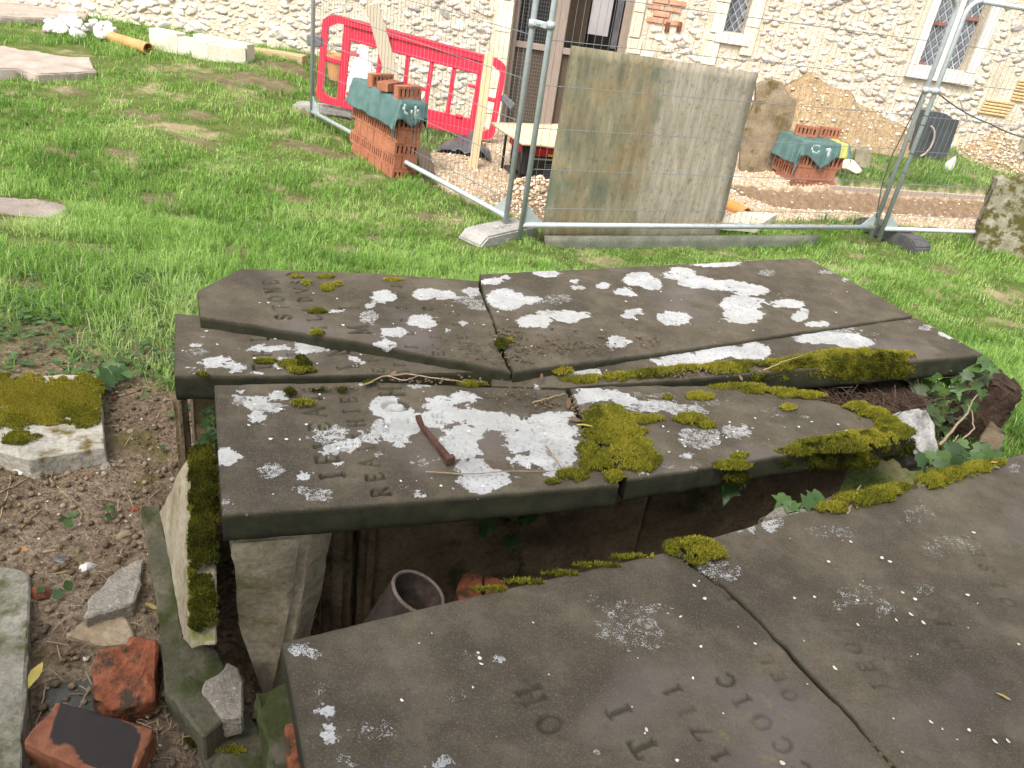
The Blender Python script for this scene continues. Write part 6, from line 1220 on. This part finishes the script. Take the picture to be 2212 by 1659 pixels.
def plant(name, label, base, leaves, meshes, cat, stems=True, stem_mat='root', jit=.5, seed=0):
    """leaves: list of (world point, size)"""
    rr = random.Random(seed); t = empty(name, base, label, cat); prev = np.array(base)
    st = MB(); any_ = False
    for k, (P, s) in enumerate(leaves):
        P = np.array(P); tocam = CAMP - P; tocam /= np.linalg.norm(tocam)
        n_ = tocam * .75 + UP * .55 + A3(rr.gauss(0, jit), rr.gauss(0, jit), rr.gauss(0, jit * .6))
        put_leaf('leaf', meshes[rr.randrange(len(meshes))], P, s * rr.uniform(.85, 1.15), n_, rr.uniform(0, 6.28) if jit > .45 else math.pi + rr.uniform(-.6, .6), t)
        if stems:
            m_ = (P + prev) / 2 - UP * .02 - tocam * .012; st.tube([P - tocam * .004, m_, prev - tocam * .012], .0016, 5); any_ = True
            if k % 3 == 0: prev = P - tocam * .015
    if any_: st.obj('stem', stem_mat, t, True)
    return t
rr = random.Random(5)
ip = PZ(1990, 800, .86); inr = A3(.1, -1, .15)
def on_ivy(px, py, k=0.): return PPL(px, py, ip + A3(0, k, 0), inr)
plant('ivy', 'ivy growing out from under the right end of the far tomb slab', on_ivy(2040, 900), [(on_ivy(x, y, rr.uniform(-.05, .03)), s) for x, y, s in
    ((1972, 826, .052), (1998, 830, .060), (1966, 850, .045), (2012, 858, .05), (2030, 790, .055), (2052, 800, .05), (2022, 815, .035), (2070, 838, .052), (2058, 858, .044), (2100, 792, .06), (2118, 806, .05), (2088, 812, .04), (2110, 832, .045), (2132, 790, .04), (2128, 815, .04), (2060, 888, .038), (2012, 890, .04), (2095, 880, .048), (2020, 905, .05), (2046, 930, .045), (2040, 955, .04), (1985, 800, .03), (2075, 775, .035), (2022, 838, .03), (2004, 870, .032), (2078, 905, .03), (2145, 800, .035), (2015, 930, .03), (1985, 842, .05), (2035, 848, .045), (2048, 820, .045), (2084, 862, .045), (2000, 812, .04), (2105, 770, .045), (2125, 778, .045), (2062, 812, .04), (2030, 870, .04), (2120, 850, .035), (1990, 868, .035), (2052, 905, .04), (2030, 975, .035))], IVY[1:], 'ivy', seed=1, jit=.35)
plant('ivy', 'ivy leaves creeping along the back edge of the nearest slab at right', PZ(2060, 990, .86), [(PZ(x, y, .89 + rr.uniform(0, .03)), s) for x, y, s in
    ((1990, 996, .04), (2010, 985, .036), (2040, 992, .045), (2062, 975, .04), (2066, 1002, .042), (2090, 985, .036), (2110, 990, .034), (2120, 972, .045), (2132, 984, .04), (2150, 985, .032), (2104, 1000, .03), (2030, 1003, .032), (2078, 960, .03))], IVY, 'ivy', seed=2, jit=.35)
plant('ivy', 'small ivy sprig poking up over the near slab edge beside the bright moss', PZ(1720, 1105, .84), [(PZ(x, y, .90), s) for x, y, s in ((1690, 1080, .035), (1715, 1094, .03), (1745, 1086, .042), (1760, 1076, .036), (1700, 1092, .024))], IVY[2:], 'ivy', seed=3, jit=.3)
plant('ivy', 'hanging ivy leaves below the front edge of the middle slab', PZ(1575, 1020, .85), [(PPL(x, y, PZ(1575, 1030, .84), mrn), s) for x, y, s in ((1574, 1058, .060), (1600, 1045, .026), (1562, 1036, .03), (1606, 1040, .022))], IVY[1:4], 'ivy', seed=4, jit=.2)
pn = -fin; pp0 = f0 + fin * .06
plant('ivy', 'ivy leaves in shadow on the front panel of the middle tomb', PPL(1120, 1110, pp0, pn), [(PPL(x, y, pp0 - fin * rr.uniform(.01, .04), pn), s) for x, y, s in ((1050, 1130, .036), (1046, 1148, .034), (1060, 1140, .03), (1102, 1172, .042), (1122, 1098, .03), (1135, 1110, .035), (1108, 1120, .024), (1150, 1118, .03), (1128, 1124, .03))], IVY[:4], 'ivy', seed=5, jit=.25)
plant('ivy', 'little ivy climbing the pale corner post behind the middle slab', PZ(450, 965, .55), [(PPL(x, y, PZ(450, 870, .82), A3(-.2, -1, .3)), s) for x, y, s in ((452, 880, .026), (446, 896, .024), (455, 905, .026), (444, 915, .022), (456, 930, .024), (450, 945, .03), (462, 940, .026), (440, 958, .03), (452, 962, .03), (432, 965, .026))], IVY[:3], 'ivy', seed=6)
def herb(name, label, pts, seed, size=.035, dz=.03):
    b = G(*pts[0]); plant(name, label, b, [(G(x, y) + UP * rr.uniform(.01, dz), size * rr.uniform(.8, 1.3)) for x, y in pts], HERB, 'weed', seed=seed, stem_mat='straw')
herb('weed', 'lobed leafy weed beside the right side of the mossy ledger', [(228, 832), (240, 838), (218, 845), (250, 828), (232, 850), (262, 842), (226, 820), (270, 826), (246, 818), (280, 838)], 1, .045, .05)
herb('weed', 'pair of green leaves on the dirt above the blue flint', [(142, 1144), (158, 1122), (150, 1150)], 2, .02)
herb('weed', 'bright green seedling on the dirt left of the plinth', [(232, 1120), (245, 1110), (225, 1132), (240, 1125)], 3, .018)
herb('weed', 'ferny green weed just above the yellow leaf at lower left', [(92, 1296), (112, 1290), (128, 1300), (82, 1302), (150, 1284)], 4, .022)
herb('weed', 'green seedling by the nearest tomb at the bottom edge', [(555, 1640), (570, 1630), (580, 1648), (560, 1655)], 5, .03)
def leaf_on(name, mesh, P, size, label, spin, cat='leaf', n_=(0, .1, 1)): tag(put_leaf(name, mesh, P, size, n_, spin), label, cat)
leaf_on('yellow_leaf', YEL[0], PZ(78, 1452, .52), .05, 'curled yellow leaf beside the corner ledger', .2)
leaf_on('yellow_leaf', YEL[1], PZ(325, 1308, .49), .03, 'small yellow leaf against the plinth stone', 1.2)
leaf_on('yellow_leaf', YEL[1], PZ(2166, 1503, .905), .018, 'tiny yellow leaf on the right part of the nearest slab', 1.0)
leaf_on('yellow_leaf', YEL[0], PZ(1263, 918, .915), .03, 'narrow yellow leaf bridging the crack in the middle slab', 1.6)
leaf_on('yellow_leaf', YEL[2], PZ(2148, 998, .92), .02, 'yellow leaf on the right end of the second moss mound', 2)
for k, (x, y, s, lb) in enumerate(((1228, 872, .03, 'brown curled leaf at the top of the crack in the middle slab'), (1243, 906, .03, 'dead leaf stuck in the crack of the middle slab'), (850, 806, .02, 'dry leaf scrap by the twig behind the middle slab'), (1170, 812, .02, 'dry leaf scrap near the centre of the far slab joint'), (1600, 815, .02, 'brown leaf resting on the moss of the far slab'), (2140, 1004, .03, 'dry leaf clump on the nearest slab beside ivy'))):
    leaf_on('dead_leaf', DEAD[k % 3], PZ(x, y, .91), s, lb, k, n_=(.3 * math.sin(k), -.3, 1))
def twig(pts, r, label, mat='twig', z=None, r1=None):
    P = [PZ(*p, z) if z is not None else G(*p) + UP * (r + .004) for p in pts]; n = 14; Q = resample(P, np.linspace(0, 1, n)); Q = Q + np.random.default_rng(len(label)).normal(0, r * .5, Q.shape) * A3(1, 1, .2)
    tag(MB().tube(Q, r, 6, r1=r1 or r * .5).obj('twig', mat, None, True), label, 'twig')
twig([(920, 1019), (990, 1024), (1100, 1018), (1180, 1018), (1212, 1016)], .0015, 'long straw stem lying along the front of the middle slab', 'twig', .907)
twig([(1180, 965), (1196, 985), (1215, 1012)], .0024, 'short reddish twig beside the crack of the middle slab', 'twig', .908)
twig([(785, 832), (830, 812), (880, 808), (930, 816), (1000, 824)], .0024, 'thin brown twig along the joint behind the middle slab', 'twig', .905)
twig([(835, 812), (875, 822), (905, 812)], .0018, 'forked brown twiglet on the joint behind the middle slab', 'twig', .909)
twig([(1150, 870), (1190, 858), (1220, 850)], .0018, 'pale stem pointing at the crack of the middle slab', 'straw', .907)
twig([(1650, 800), (1690, 782), (1735, 768)], .0022, 'stem leaning over the mossy front of the far slab', 'straw', .945)
twig([(1830, 1110), (1845, 1075), (1850, 1060), (1860, 1050)], .003, 'stubby brown twig standing in the gap by the bright moss', 'twig', .90)
twig([(2030, 960), (2080, 905), (2100, 870), (2110, 850)], .004, 'brown woody ivy stem crossing the dark hollow', 'twig', .84)
twig([(2050, 968), (2090, 940), (2105, 925), (2100, 895), (2090, 870)], .003, 'curved ivy stem in the dark hollow at right', 'twig', .83)
twig([(2035, 985), (2060, 955), (2072, 940)], .003, 'short cut ivy stem low in the dark hollow', 'twig', .85)
for k, (pts, lb) in enumerate((([(0, 1122), (18, 1070), (25, 1040), (24, 1020)], 'pale bent stick at the left edge of the dirt'), ([(95, 1195), (140, 1190), (190, 1178), (220, 1158), (240, 1140)], 'thick brown root crossing the dirt above the blue flint'), ([(88, 1016), (120, 1050), (160, 1090), (178, 1110), (175, 1125)], 'long pale stem on the middle of the dirt'), ([(0, 1068), (40, 1050), (110, 1005)], 'thin dark twig below the mossy ledger'),
        ([(75, 1240), (100, 1246), (150, 1238), (158, 1228)], 'curved pale twig under the blue flint'), ([(300, 838), (330, 842), (365, 836)], 'brown twig by the left end of the far tomb'), ([(320, 990), (350, 1010), (365, 1022)], 'straight pale twig near the foot of the far tomb'), ([(262, 858), (300, 848), (340, 838)], 'pair of thin twigs beside the leafy weed'), ([(30, 1165), (70, 1120), (130, 1075)], 'slender twig slanting over the left dirt'), ([(100, 1480), (90, 1540), (70, 1600), (60, 1640)], 'dry stem hanging between the ledger and bricks'), ([(340, 1560), (350, 1600), (330, 1650)], 'dry stem between the soot brick and the plinth'), ([(395, 1475), (420, 1460), (440, 1455)], 'short twig on the plinth next to the pebble'))):
    twig(pts, .0035 if 'thick' in lb else .002, lb, 'twig' if k % 2 else 'straw')
# litter in the hollow on the right
lp = [PZ(x, y, .80) for x, y in ((1640, 850), (1720, 832), (1960, 815), (2000, 840), (1990, 885), (1940, 905), (1900, 900), (1800, 878))]
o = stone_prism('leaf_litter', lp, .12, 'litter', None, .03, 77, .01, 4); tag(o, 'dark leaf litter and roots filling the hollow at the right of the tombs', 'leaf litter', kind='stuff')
n = 260; m_ = MB(); rr = random.Random(8)
for k in range(n):
    x = rr.uniform(1690, 2040); y = 838 + (x - 1690) * .06 + rr.uniform(-8, 42); p = PZ(x, y, .815 + rr.uniform(0, .02)); d = A3(rr.gauss(0, 1), rr.gauss(0, 1), rr.gauss(0, .4)); d /= np.linalg.norm(d); l = rr.uniform(.01, .035)
    m_.tube([p, p + d * l + UP * .004, p + d * l * 2 + A3(0, 0, rr.uniform(-.006, .006))], rr.uniform(.0007, .0016), 3, caps=False)
tag(m_.obj('fine_roots', 'root'), 'tangle of fine dry roots in the hollow', 'roots', kind='stuff')
m_ = MB()
for k in range(520):
    x = rr.uniform(40, 420); y = rr.uniform(880, 1655); p = G(x, y) + UP * rr.uniform(.002, .01); d = A3(rr.gauss(0, 1), rr.gauss(0, 1), rr.gauss(0, .2)); d /= np.linalg.norm(d); l = rr.uniform(.008, .03)
    m_.tube([p, p + d * l + UP * .003, p + d * l * 1.8], rr.uniform(.0006, .0014), 3, caps=False)
tag(m_.obj('dry_litter', 'twig'), 'fine dry stems littering the bare dirt', 'litter', kind='stuff')

# white petals on the slabs and dirt
def petal_mesh():
    t = np.linspace(0, 6.2832, 7, endpoint=False); V = np.concatenate([[(0, 0, -.1)], np.stack([np.cos(t), .72 * np.sin(t), .12 * np.cos(2 * t) + .1], 1)]); F = [(0, 1 + k, 1 + (k + 1) % 7) for k in range(7)]
    return npmesh('petal', V, np.array(F))
PM = petal_mesh(); PT = []
for poly, nn, z in (([(640, 1400), (1440, 1210), (1900, 1640), (700, 1650)], 14, .904), ([(1480, 1210), (2212, 1000), (2212, 1650), (1940, 1640)], 22, .904), ([(480, 840), (1210, 850), (1330, 1030), (490, 1095)], 34, .904), ([(1240, 850), (1900, 900), (1940, 935), (1370, 1015)], 34, .904), ([(450, 640), (1040, 620), (1090, 790)], 26, .934), ([(1050, 610), (1730, 570), (1950, 680), (1120, 790)], 34, .936), ([(390, 690), (700, 740), (1000, 800), (390, 800)], 14, .904)):
    xs = [p[0] for p in poly]; ys = [p[1] for p in poly]; c = 0
    while c < nn:
        x, y = rr.uniform(min(xs), max(xs)), rr.uniform(min(ys), max(ys))
        if inpoly(np.array([x]), np.array([y]), poly)[0]: PT.append(PZ(x, y, z)); c += 1
for x, y in ((1033, 1410), (1365, 1527), (1393, 1584), (1497, 1465), (1562, 1541), (1631, 1390), (1716, 1292), (1790, 1213), (1838, 1170), (1922, 1213), (1950, 1280), (1976, 1294), (1995, 1345), (1905, 1205), (1968, 1327), (2103, 1150), (2090, 1285), (1930, 1552), (2036, 1575), (1690, 1648), (700, 860), (1500, 1265), (1510, 1255), (1522, 1293), (1744, 1478), (1310, 800)): PT.append(PZ(x, y, .905))
for k in range(60): x, y = rr.uniform(0, 400), rr.uniform(860, 1650); PT.append(G(x, y) + UP * .008)
PT = np.array(PT); n = len(PT); big_ = RNG.random(n) < .55
me = scatter_mesh('petals', [PM], PT, np.stack([np.where(big_, RNG.uniform(.0026, .0046, n), RNG.uniform(.0010, .0022, n)), np.where(big_, RNG.uniform(.0020, .0046, n), RNG.uniform(.0010, .0022, n)), RNG.uniform(.002, .006, n)], -1), RNG.random(n) * 6.28, RNG.random(n))
tag(mobj('petals', me, 'petal'), 'small white fallen petals scattered over the slabs and dirt', 'petals', kind='stuff')
# dirt crumbs on the slabs
CR = []
for (cx, cy, rx, ry, nn, z) in ((1100, 735, 40, 40, 90, .934), (1180, 745, 110, 35, 140, .934), (1290, 750, 60, 25, 60, .934), (1400, 740, 60, 20, 40, .935), (1020, 745, 60, 30, 50, .932), (1100, 770, 60, 18, 50, .925), (1110, 850, 60, 14, 50, .905), (1180, 870, 40, 14, 40, .905), (1240, 880, 12, 30, 40, .905), (930, 822, 120, 8, 60, .90), (1500, 805, 120, 8, 60, .915), (700, 838, 80, 4, 40, .905), (1590, 1330, 70, 60, 0, .9)):
    for k in range(nn): CR.append(PZ(cx + rr.gauss(0, rx * .5), cy + rr.gauss(0, ry * .5), z + .001))
for k in range(160): t = rr.random(); CR.append(PZ(1453 + 480 * t ** 1.0 + rr.gauss(0, 3), 1190 + 465 * t + rr.gauss(0, 3) + 22 * math.sin(t * 3.14), .897))
CR = np.array(CR); n = len(CR)
me = scatter_mesh('soil_crumbs', SMALL, CR, RNG.uniform(.0016, .0046, n), RNG.random(n) * 6.28, RNG.random(n) * .35); tag(mobj('soil_crumbs', me, 'pebble'), 'dark soil crumbs lying on the broken slabs', 'soil', kind='stuff')

# pebbles in the dirt
n = 9000; px = RNG.uniform(-120, 620, n); py = RNG.uniform(815, 1700, n); x0 = np.array([-1.75, .2]); PX = RNG.uniform(-1.75, -.15, n); PYY = RNG.uniform(.45, 2.15, n)
ok = (turf_side(PX, PYY) < .05 + .15 * RNG.random(n)); PX, PYY = PX[ok], PYY[ok]; n = len(PX); sz = .0018 + .0085 * RNG.random(n) ** 5
me = scatter_mesh('dirt_pebbles', SMALL, np.stack([PX, PYY, gz(PX, PYY) + sz * .2 + .004], -1), sz, RNG.random(n) * 6.28, np.clip(RNG.random(n) ** 1.3, 0, 1)); tag(mobj('dirt_pebbles', me, 'pebble'), 'pebbles and grit in the bare dirt by the tombs', 'pebbles', kind='stuff')
# gravel behind the fence
n = 26000; gx = RNG.uniform(-1.9, 6.2, n); gy = RNG.uniform(5.2, 9.6, n); ok = inpoly(gx, gy, GRAV); s_, l_, L_ = seg_d(gx, gy, DA, DB); ok &= ~((s_ > -.12) & (s_ < .36) & (l_ > 0) & (RNG.random(n) < .9)); gx, gy = gx[ok], gy[ok]; n = len(gx); sz = .007 + .012 * RNG.random(n) ** 2
me = scatter_mesh('gravel', SMALL, np.stack([gx, gy, gz(gx, gy) + sz * .25], -1), sz, RNG.random(n) * 6.28, RNG.random(n)); tag(mobj('gravel', me, 'gravel'), 'pale flint gravel spread inside the fence', 'gravel', kind='stuff')

HV = np.concatenate([h[RNG.choice(len(h), min(len(h) * 2, 1300))] for h in HEAPV]); HV = HV + RNG.normal(0, .012, HV.shape) * A3(1, 1, .2); n = len(HV)
me = scatter_mesh('spoil_stones', SMALL, HV, .008 + .022 * RNG.random(n) ** 3, RNG.random(n) * 6.28, RNG.random(n)); tag(mobj('spoil_stones', me, 'gravel'), 'stones and clods strewn over the soil heaps', 'stones', kind='stuff')
# ================================================================== GRASS
EX = [[PZ(*p)[:2] for p in q] for q in (
    [(360, 862, .84), (372, 680, .9), (425, 625, .93), (520, 578, .93), (1035, 600, .93), (1742, 555, .94), (2130, 760, .92), (2210, 870, .7), (2212, 980, .85), (3300, 1000, .9), (3300, 1800, .9), (600, 1900, .9), (600, 1388, .9), (470, 1150, .85), (400, 960, .6)],
    [(-180, 985, .55), (-160, 838, .55), (60, 812, .55), (205, 806, .55), (229, 966, .55), (62, 993, .55)])]
EX += [[G(*p)[:2] for p in q] for q in ([c1(-400, 440), c1(40, 385), c1(720, 395), c1(765, 440), c1(800, 615), c1(560, 630), c1(300, 640), c1(-400, 590)], [c1(-400, 20), c1(720, 80), c1(730, 180), c1(-400, 140)], [(-120, 430), (90, 430), (150, 447), (140, 470), (100, 482), (-120, 494)])]
EX += [[kA[:2], kB[:2], kC[:2], kD[:2]]]
def grass(n_t, x0, x1, y0, y1, per, wid, hmul, spread):
    cx = RNG.uniform(x0, x1, n_t); cy = RNG.uniform(y0, y1, n_t)
    P = np.stack([cx, cy, gz(cx, cy)], -1); ux, uy = proj(P); ok = (ux > -160) & (ux < CW + 160) & (uy > -60) & (uy < CH + 60)
    t, g, b = soil_masks(cx, cy); thin = fbm(cx * 2.2 + 7, cy * 2.2, 4)
    prob = t * (1 - g) * (1 - .96 * b) * np.clip(1.15 - 1.9 * np.clip(thin - .56, 0, 1) * 3, .12, 1)
    s, l, L = seg_d(cx, cy, KA, KB); prob = np.where(inpoly(cx, cy, GRAV) & (s < 0), 0, np.maximum(prob, ((s > .03) & (s < 1.35) & (cx > 2.8)) * .9))
    tuftg = np.hypot((cx - 2.05) / .35, (cy - 6.35) / .22); prob = np.maximum(prob, (tuftg < 1) * .8)
    ok &= RNG.random(n_t) < prob
    for e in EX: ok &= ~inpoly(cx, cy, e)
    ok &= cy < YW - .05
    cx, cy, thin = cx[ok], cy[ok], thin[ok]; n = len(cx) * per
    X = np.repeat(cx, per) + RNG.normal(0, spread, n); Y = np.repeat(cy, per) + RNG.normal(0, spread, n)
    keep = np.ones(n, bool)
    for e in EX: keep &= ~inpoly(X, Y, e)
    X, Y = X[keep], Y[keep]; th_ = np.repeat(thin, per)[keep]; n = len(X)
    big_ = fbm(X * 1.4 + 3, Y * 1.4 + 11, 3)
    hh = (.020 + .05 * RNG.random(n)) * (.45 + 1.25 * big_) * hmul * np.clip(1.5 - th_, .55, 1.1)
    for a, b in ((FA, FB), (FC, FD), (FE, FF_)):
        s, l, L = seg_d(X, Y, a[:2], b[:2]); nr = (np.abs(s) < .16) & (l > -.1) & (l < L + .1); hh = np.where(nr, hh * 1.2, hh)
    s, l, L = seg_d(X, Y, FC[:2], FD[:2]); fr_b = (s > -.55) & (s < .1) & (l > .1) & (l < 2.4); hh = np.where(fr_b, hh * .42, hh)
    az = RNG.uniform(0, 2 * np.pi, n); ln = RNG.uniform(.15, 1.1, n) * hh; wd = wid * RNG.uniform(.6, 1.3, n)
    dx, dy = np.cos(az), np.sin(az); sx, sy = -dy, dx; Z = gz(X, Y) - .004
    B = np.stack([X, Y, Z], -1); sdv_ = np.stack([sx, sy, sx * 0], -1) * wd[:, None]; dv = np.stack([dx, dy, dx * 0], -1)
    m_ = B + dv * (ln * .35)[:, None] + UP * (hh * .62)[:, None]; tp = B + dv * ln[:, None] + UP * (hh * np.clip(1.05 - .35 * (ln / hh) ** 2, .45, 1))[:, None]
    V = np.stack([B - sdv_, B + sdv_, m_ + sdv_ * .75, m_ - sdv_ * .75, tp], 1).reshape(-1, 3); k = np.arange(n)[:, None] * 5
    F = np.concatenate([k + [0, 1, 2], k + [0, 2, 3], k + [3, 2, 4]])
    tt = np.clip(.46 + 1.1 * (fbm(X * 2.6, Y * 2.6 + 4, 3) - .5) + .7 * (fbm(X * .9, Y * .9 + 9, 2) - .5) + RNG.normal(0, .14, n) + .12 * (th_ - .5), 0, 1); tt = np.where(RNG.random(n) < .05, RNG.uniform(.85, 1, n), np.minimum(tt, .84))
    return V, F, np.repeat(tt, 5)
parts = [grass(13000, -3.6, 3.2, 1.8, 4.2, 11, .0017, .95, .014), grass(15000, -5.0, 4.6, 4.0, 6.6, 9, .0024, .95, .018), grass(13000, -7.5, 6.3, 6.4, 10.2, 8, .0036, 1.1, .026)]
off = 0; VV = []; FF = []; TT = []
for v, f, t in parts: VV.append(v); FF.append(f + off); TT.append(t); off += len(v)
tag(mobj('grass', npmesh('grass', np.concatenate(VV), np.concatenate(FF), False, np.concatenate(TT)), 'grass'), 'uneven tufted green grass over the churchyard', 'grass', kind='stuff')
print('grass tris', sum(len(f) for f in FF))
# broad leaved weeds low in the turf
WP = []
for px, py, r_, nn in ((300, 745, .30, 110), (120, 735, .25, 90), (250, 800, .25, 90), (440, 660, .2, 160), (60, 690, .2, 160), (900, 560, .15, 90), (620, 500, .2, 120), (330, 600, .18, 120), (980, 455, .15, 90), (150, 600, .2, 130), (640, 130, .35, 200), (520, 130, .3, 160), (345, 790, .16, 60)):
    c = G(px, py); x = c[0] + RNG.normal(0, r_ * .6, nn); y = c[1] + RNG.normal(0, r_ * .6, nn); k_ = np.ones(nn, bool)
    for e in EX: k_ &= ~inpoly(x, y, e)
    x, y = x[k_], y[k_]; WP.append(np.stack([x, y, gz(x, y) + RNG.uniform(.006, .035, len(x))], -1))
WP = np.concatenate(WP); n = len(WP); me = scatter_mesh('broadleaf_weeds', HERB, WP, RNG.uniform(.012, .026, n), RNG.random(n) * 6.28, RNG.random(n)); tag(mobj('broadleaf_weeds', me, 'herb'), 'broad leaved weeds growing low among the grass', 'weeds', kind='stuff')
# dry clippings caught on the bottom rail of the central panel
m_ = MB()
for k in range(150):
    s = min(.98, max(.02, rr.gauss(.62, .22))); p = FC + (FD - FC) * s + UP * .02; d = A3(rr.gauss(0, 1), rr.gauss(0, 1), abs(rr.gauss(0, .5)) + .1); d /= np.linalg.norm(d); l = rr.uniform(.02, .05); m_.tube([p, p + d * l, p + d * l * 1.6 - UP * .01], .0012, 3, caps=False)
tag(m_.obj('grass_clippings', 'straw'), 'dry grass clippings caught on the bottom rail of the fence', 'grass clippings', kind='stuff')

# ================================================================== unseen yew and hedge added behind the camera to shade the tombs
yew = empty('shade_yew', (-1.6, -4.8, .5), 'dark unseen yew tree added behind the viewer to shade the tombs', 'tree')
m_ = MB(); m_.tube([(-1.6, -4.8, .3), (-1.55, -4.7, 1.6), (-1.4, -4.4, 3.0), (-1.2, -4.1, 4.6)], .30, 12, r1=.10)
for k in range(9): a_ = k * .7; m_.tube([(-1.45, -4.5, 2.4 + .22 * k), (-1.3 + 1.2 * math.cos(a_), -4.1 + 1.0 * math.sin(a_), 3.6 + .15 * k), (-1.2 + 2.6 * math.cos(a_), -3.9 + 1.9 * math.sin(a_), 4.4 + .12 * k)], .07, 6, r1=.02)
m_.obj('trunk', 'plankdark', yew, True)
n = 26000; d = RNG.normal(size=(n, 3)); d /= np.linalg.norm(d, axis=1)[:, None]; rad = RNG.random(n) ** .45
Pc = A3(-1.3, -3.9, 4.9) + d * rad[:, None] * A3(3.5, 2.6, 1.7); cl = fbm(Pc[:, 0] * 1.6, Pc[:, 1] * 1.6 + Pc[:, 2] * 1.3, 3); Pc = Pc[cl > .40]; n = len(Pc)
u = RNG.normal(size=(n, 3)); u /= np.linalg.norm(u, axis=1)[:, None]; v = np.cross(u, RNG.normal(size=(n, 3))); v /= np.linalg.norm(v, axis=1)[:, None]
V = np.stack([Pc - u * .10, Pc + v * .035, Pc + u * .10, Pc - v * .035], 1).reshape(-1, 3); k = np.arange(n)[:, None] * 4
me = npmesh('crown', V, np.concatenate([k + [0, 1, 2], k + [0, 2, 3]]), False, np.repeat(RNG.random(n) * .3, 4)); o = mobj('crown', me, 'leafg', yew)

n = 9000; Pc = RNG.random((n, 3)) * A3(13, 2.2, 3.6) + A3(-6.5, -7.2, .4)  # unseen foliage block added to cut low sky light from behind
u = RNG.normal(size=(n, 3)); u /= np.linalg.norm(u, axis=1)[:, None]; v = np.cross(u, RNG.normal(size=(n, 3))); v /= np.linalg.norm(v, axis=1)[:, None]
V = np.stack([Pc - u * .10, Pc + v * .035, Pc + u * .10, Pc - v * .035], 1).reshape(-1, 3); k = np.arange(n)[:, None] * 4
me = npmesh('shade_hedge', V, np.concatenate([k + [0, 1, 2], k + [0, 2, 3]]), False, np.repeat(RNG.random(n) * .3, 4)); tag(mobj('shade_hedge', me, 'leafg'), 'dark unseen yew hedge added behind the viewer to block sky light', 'hedge')
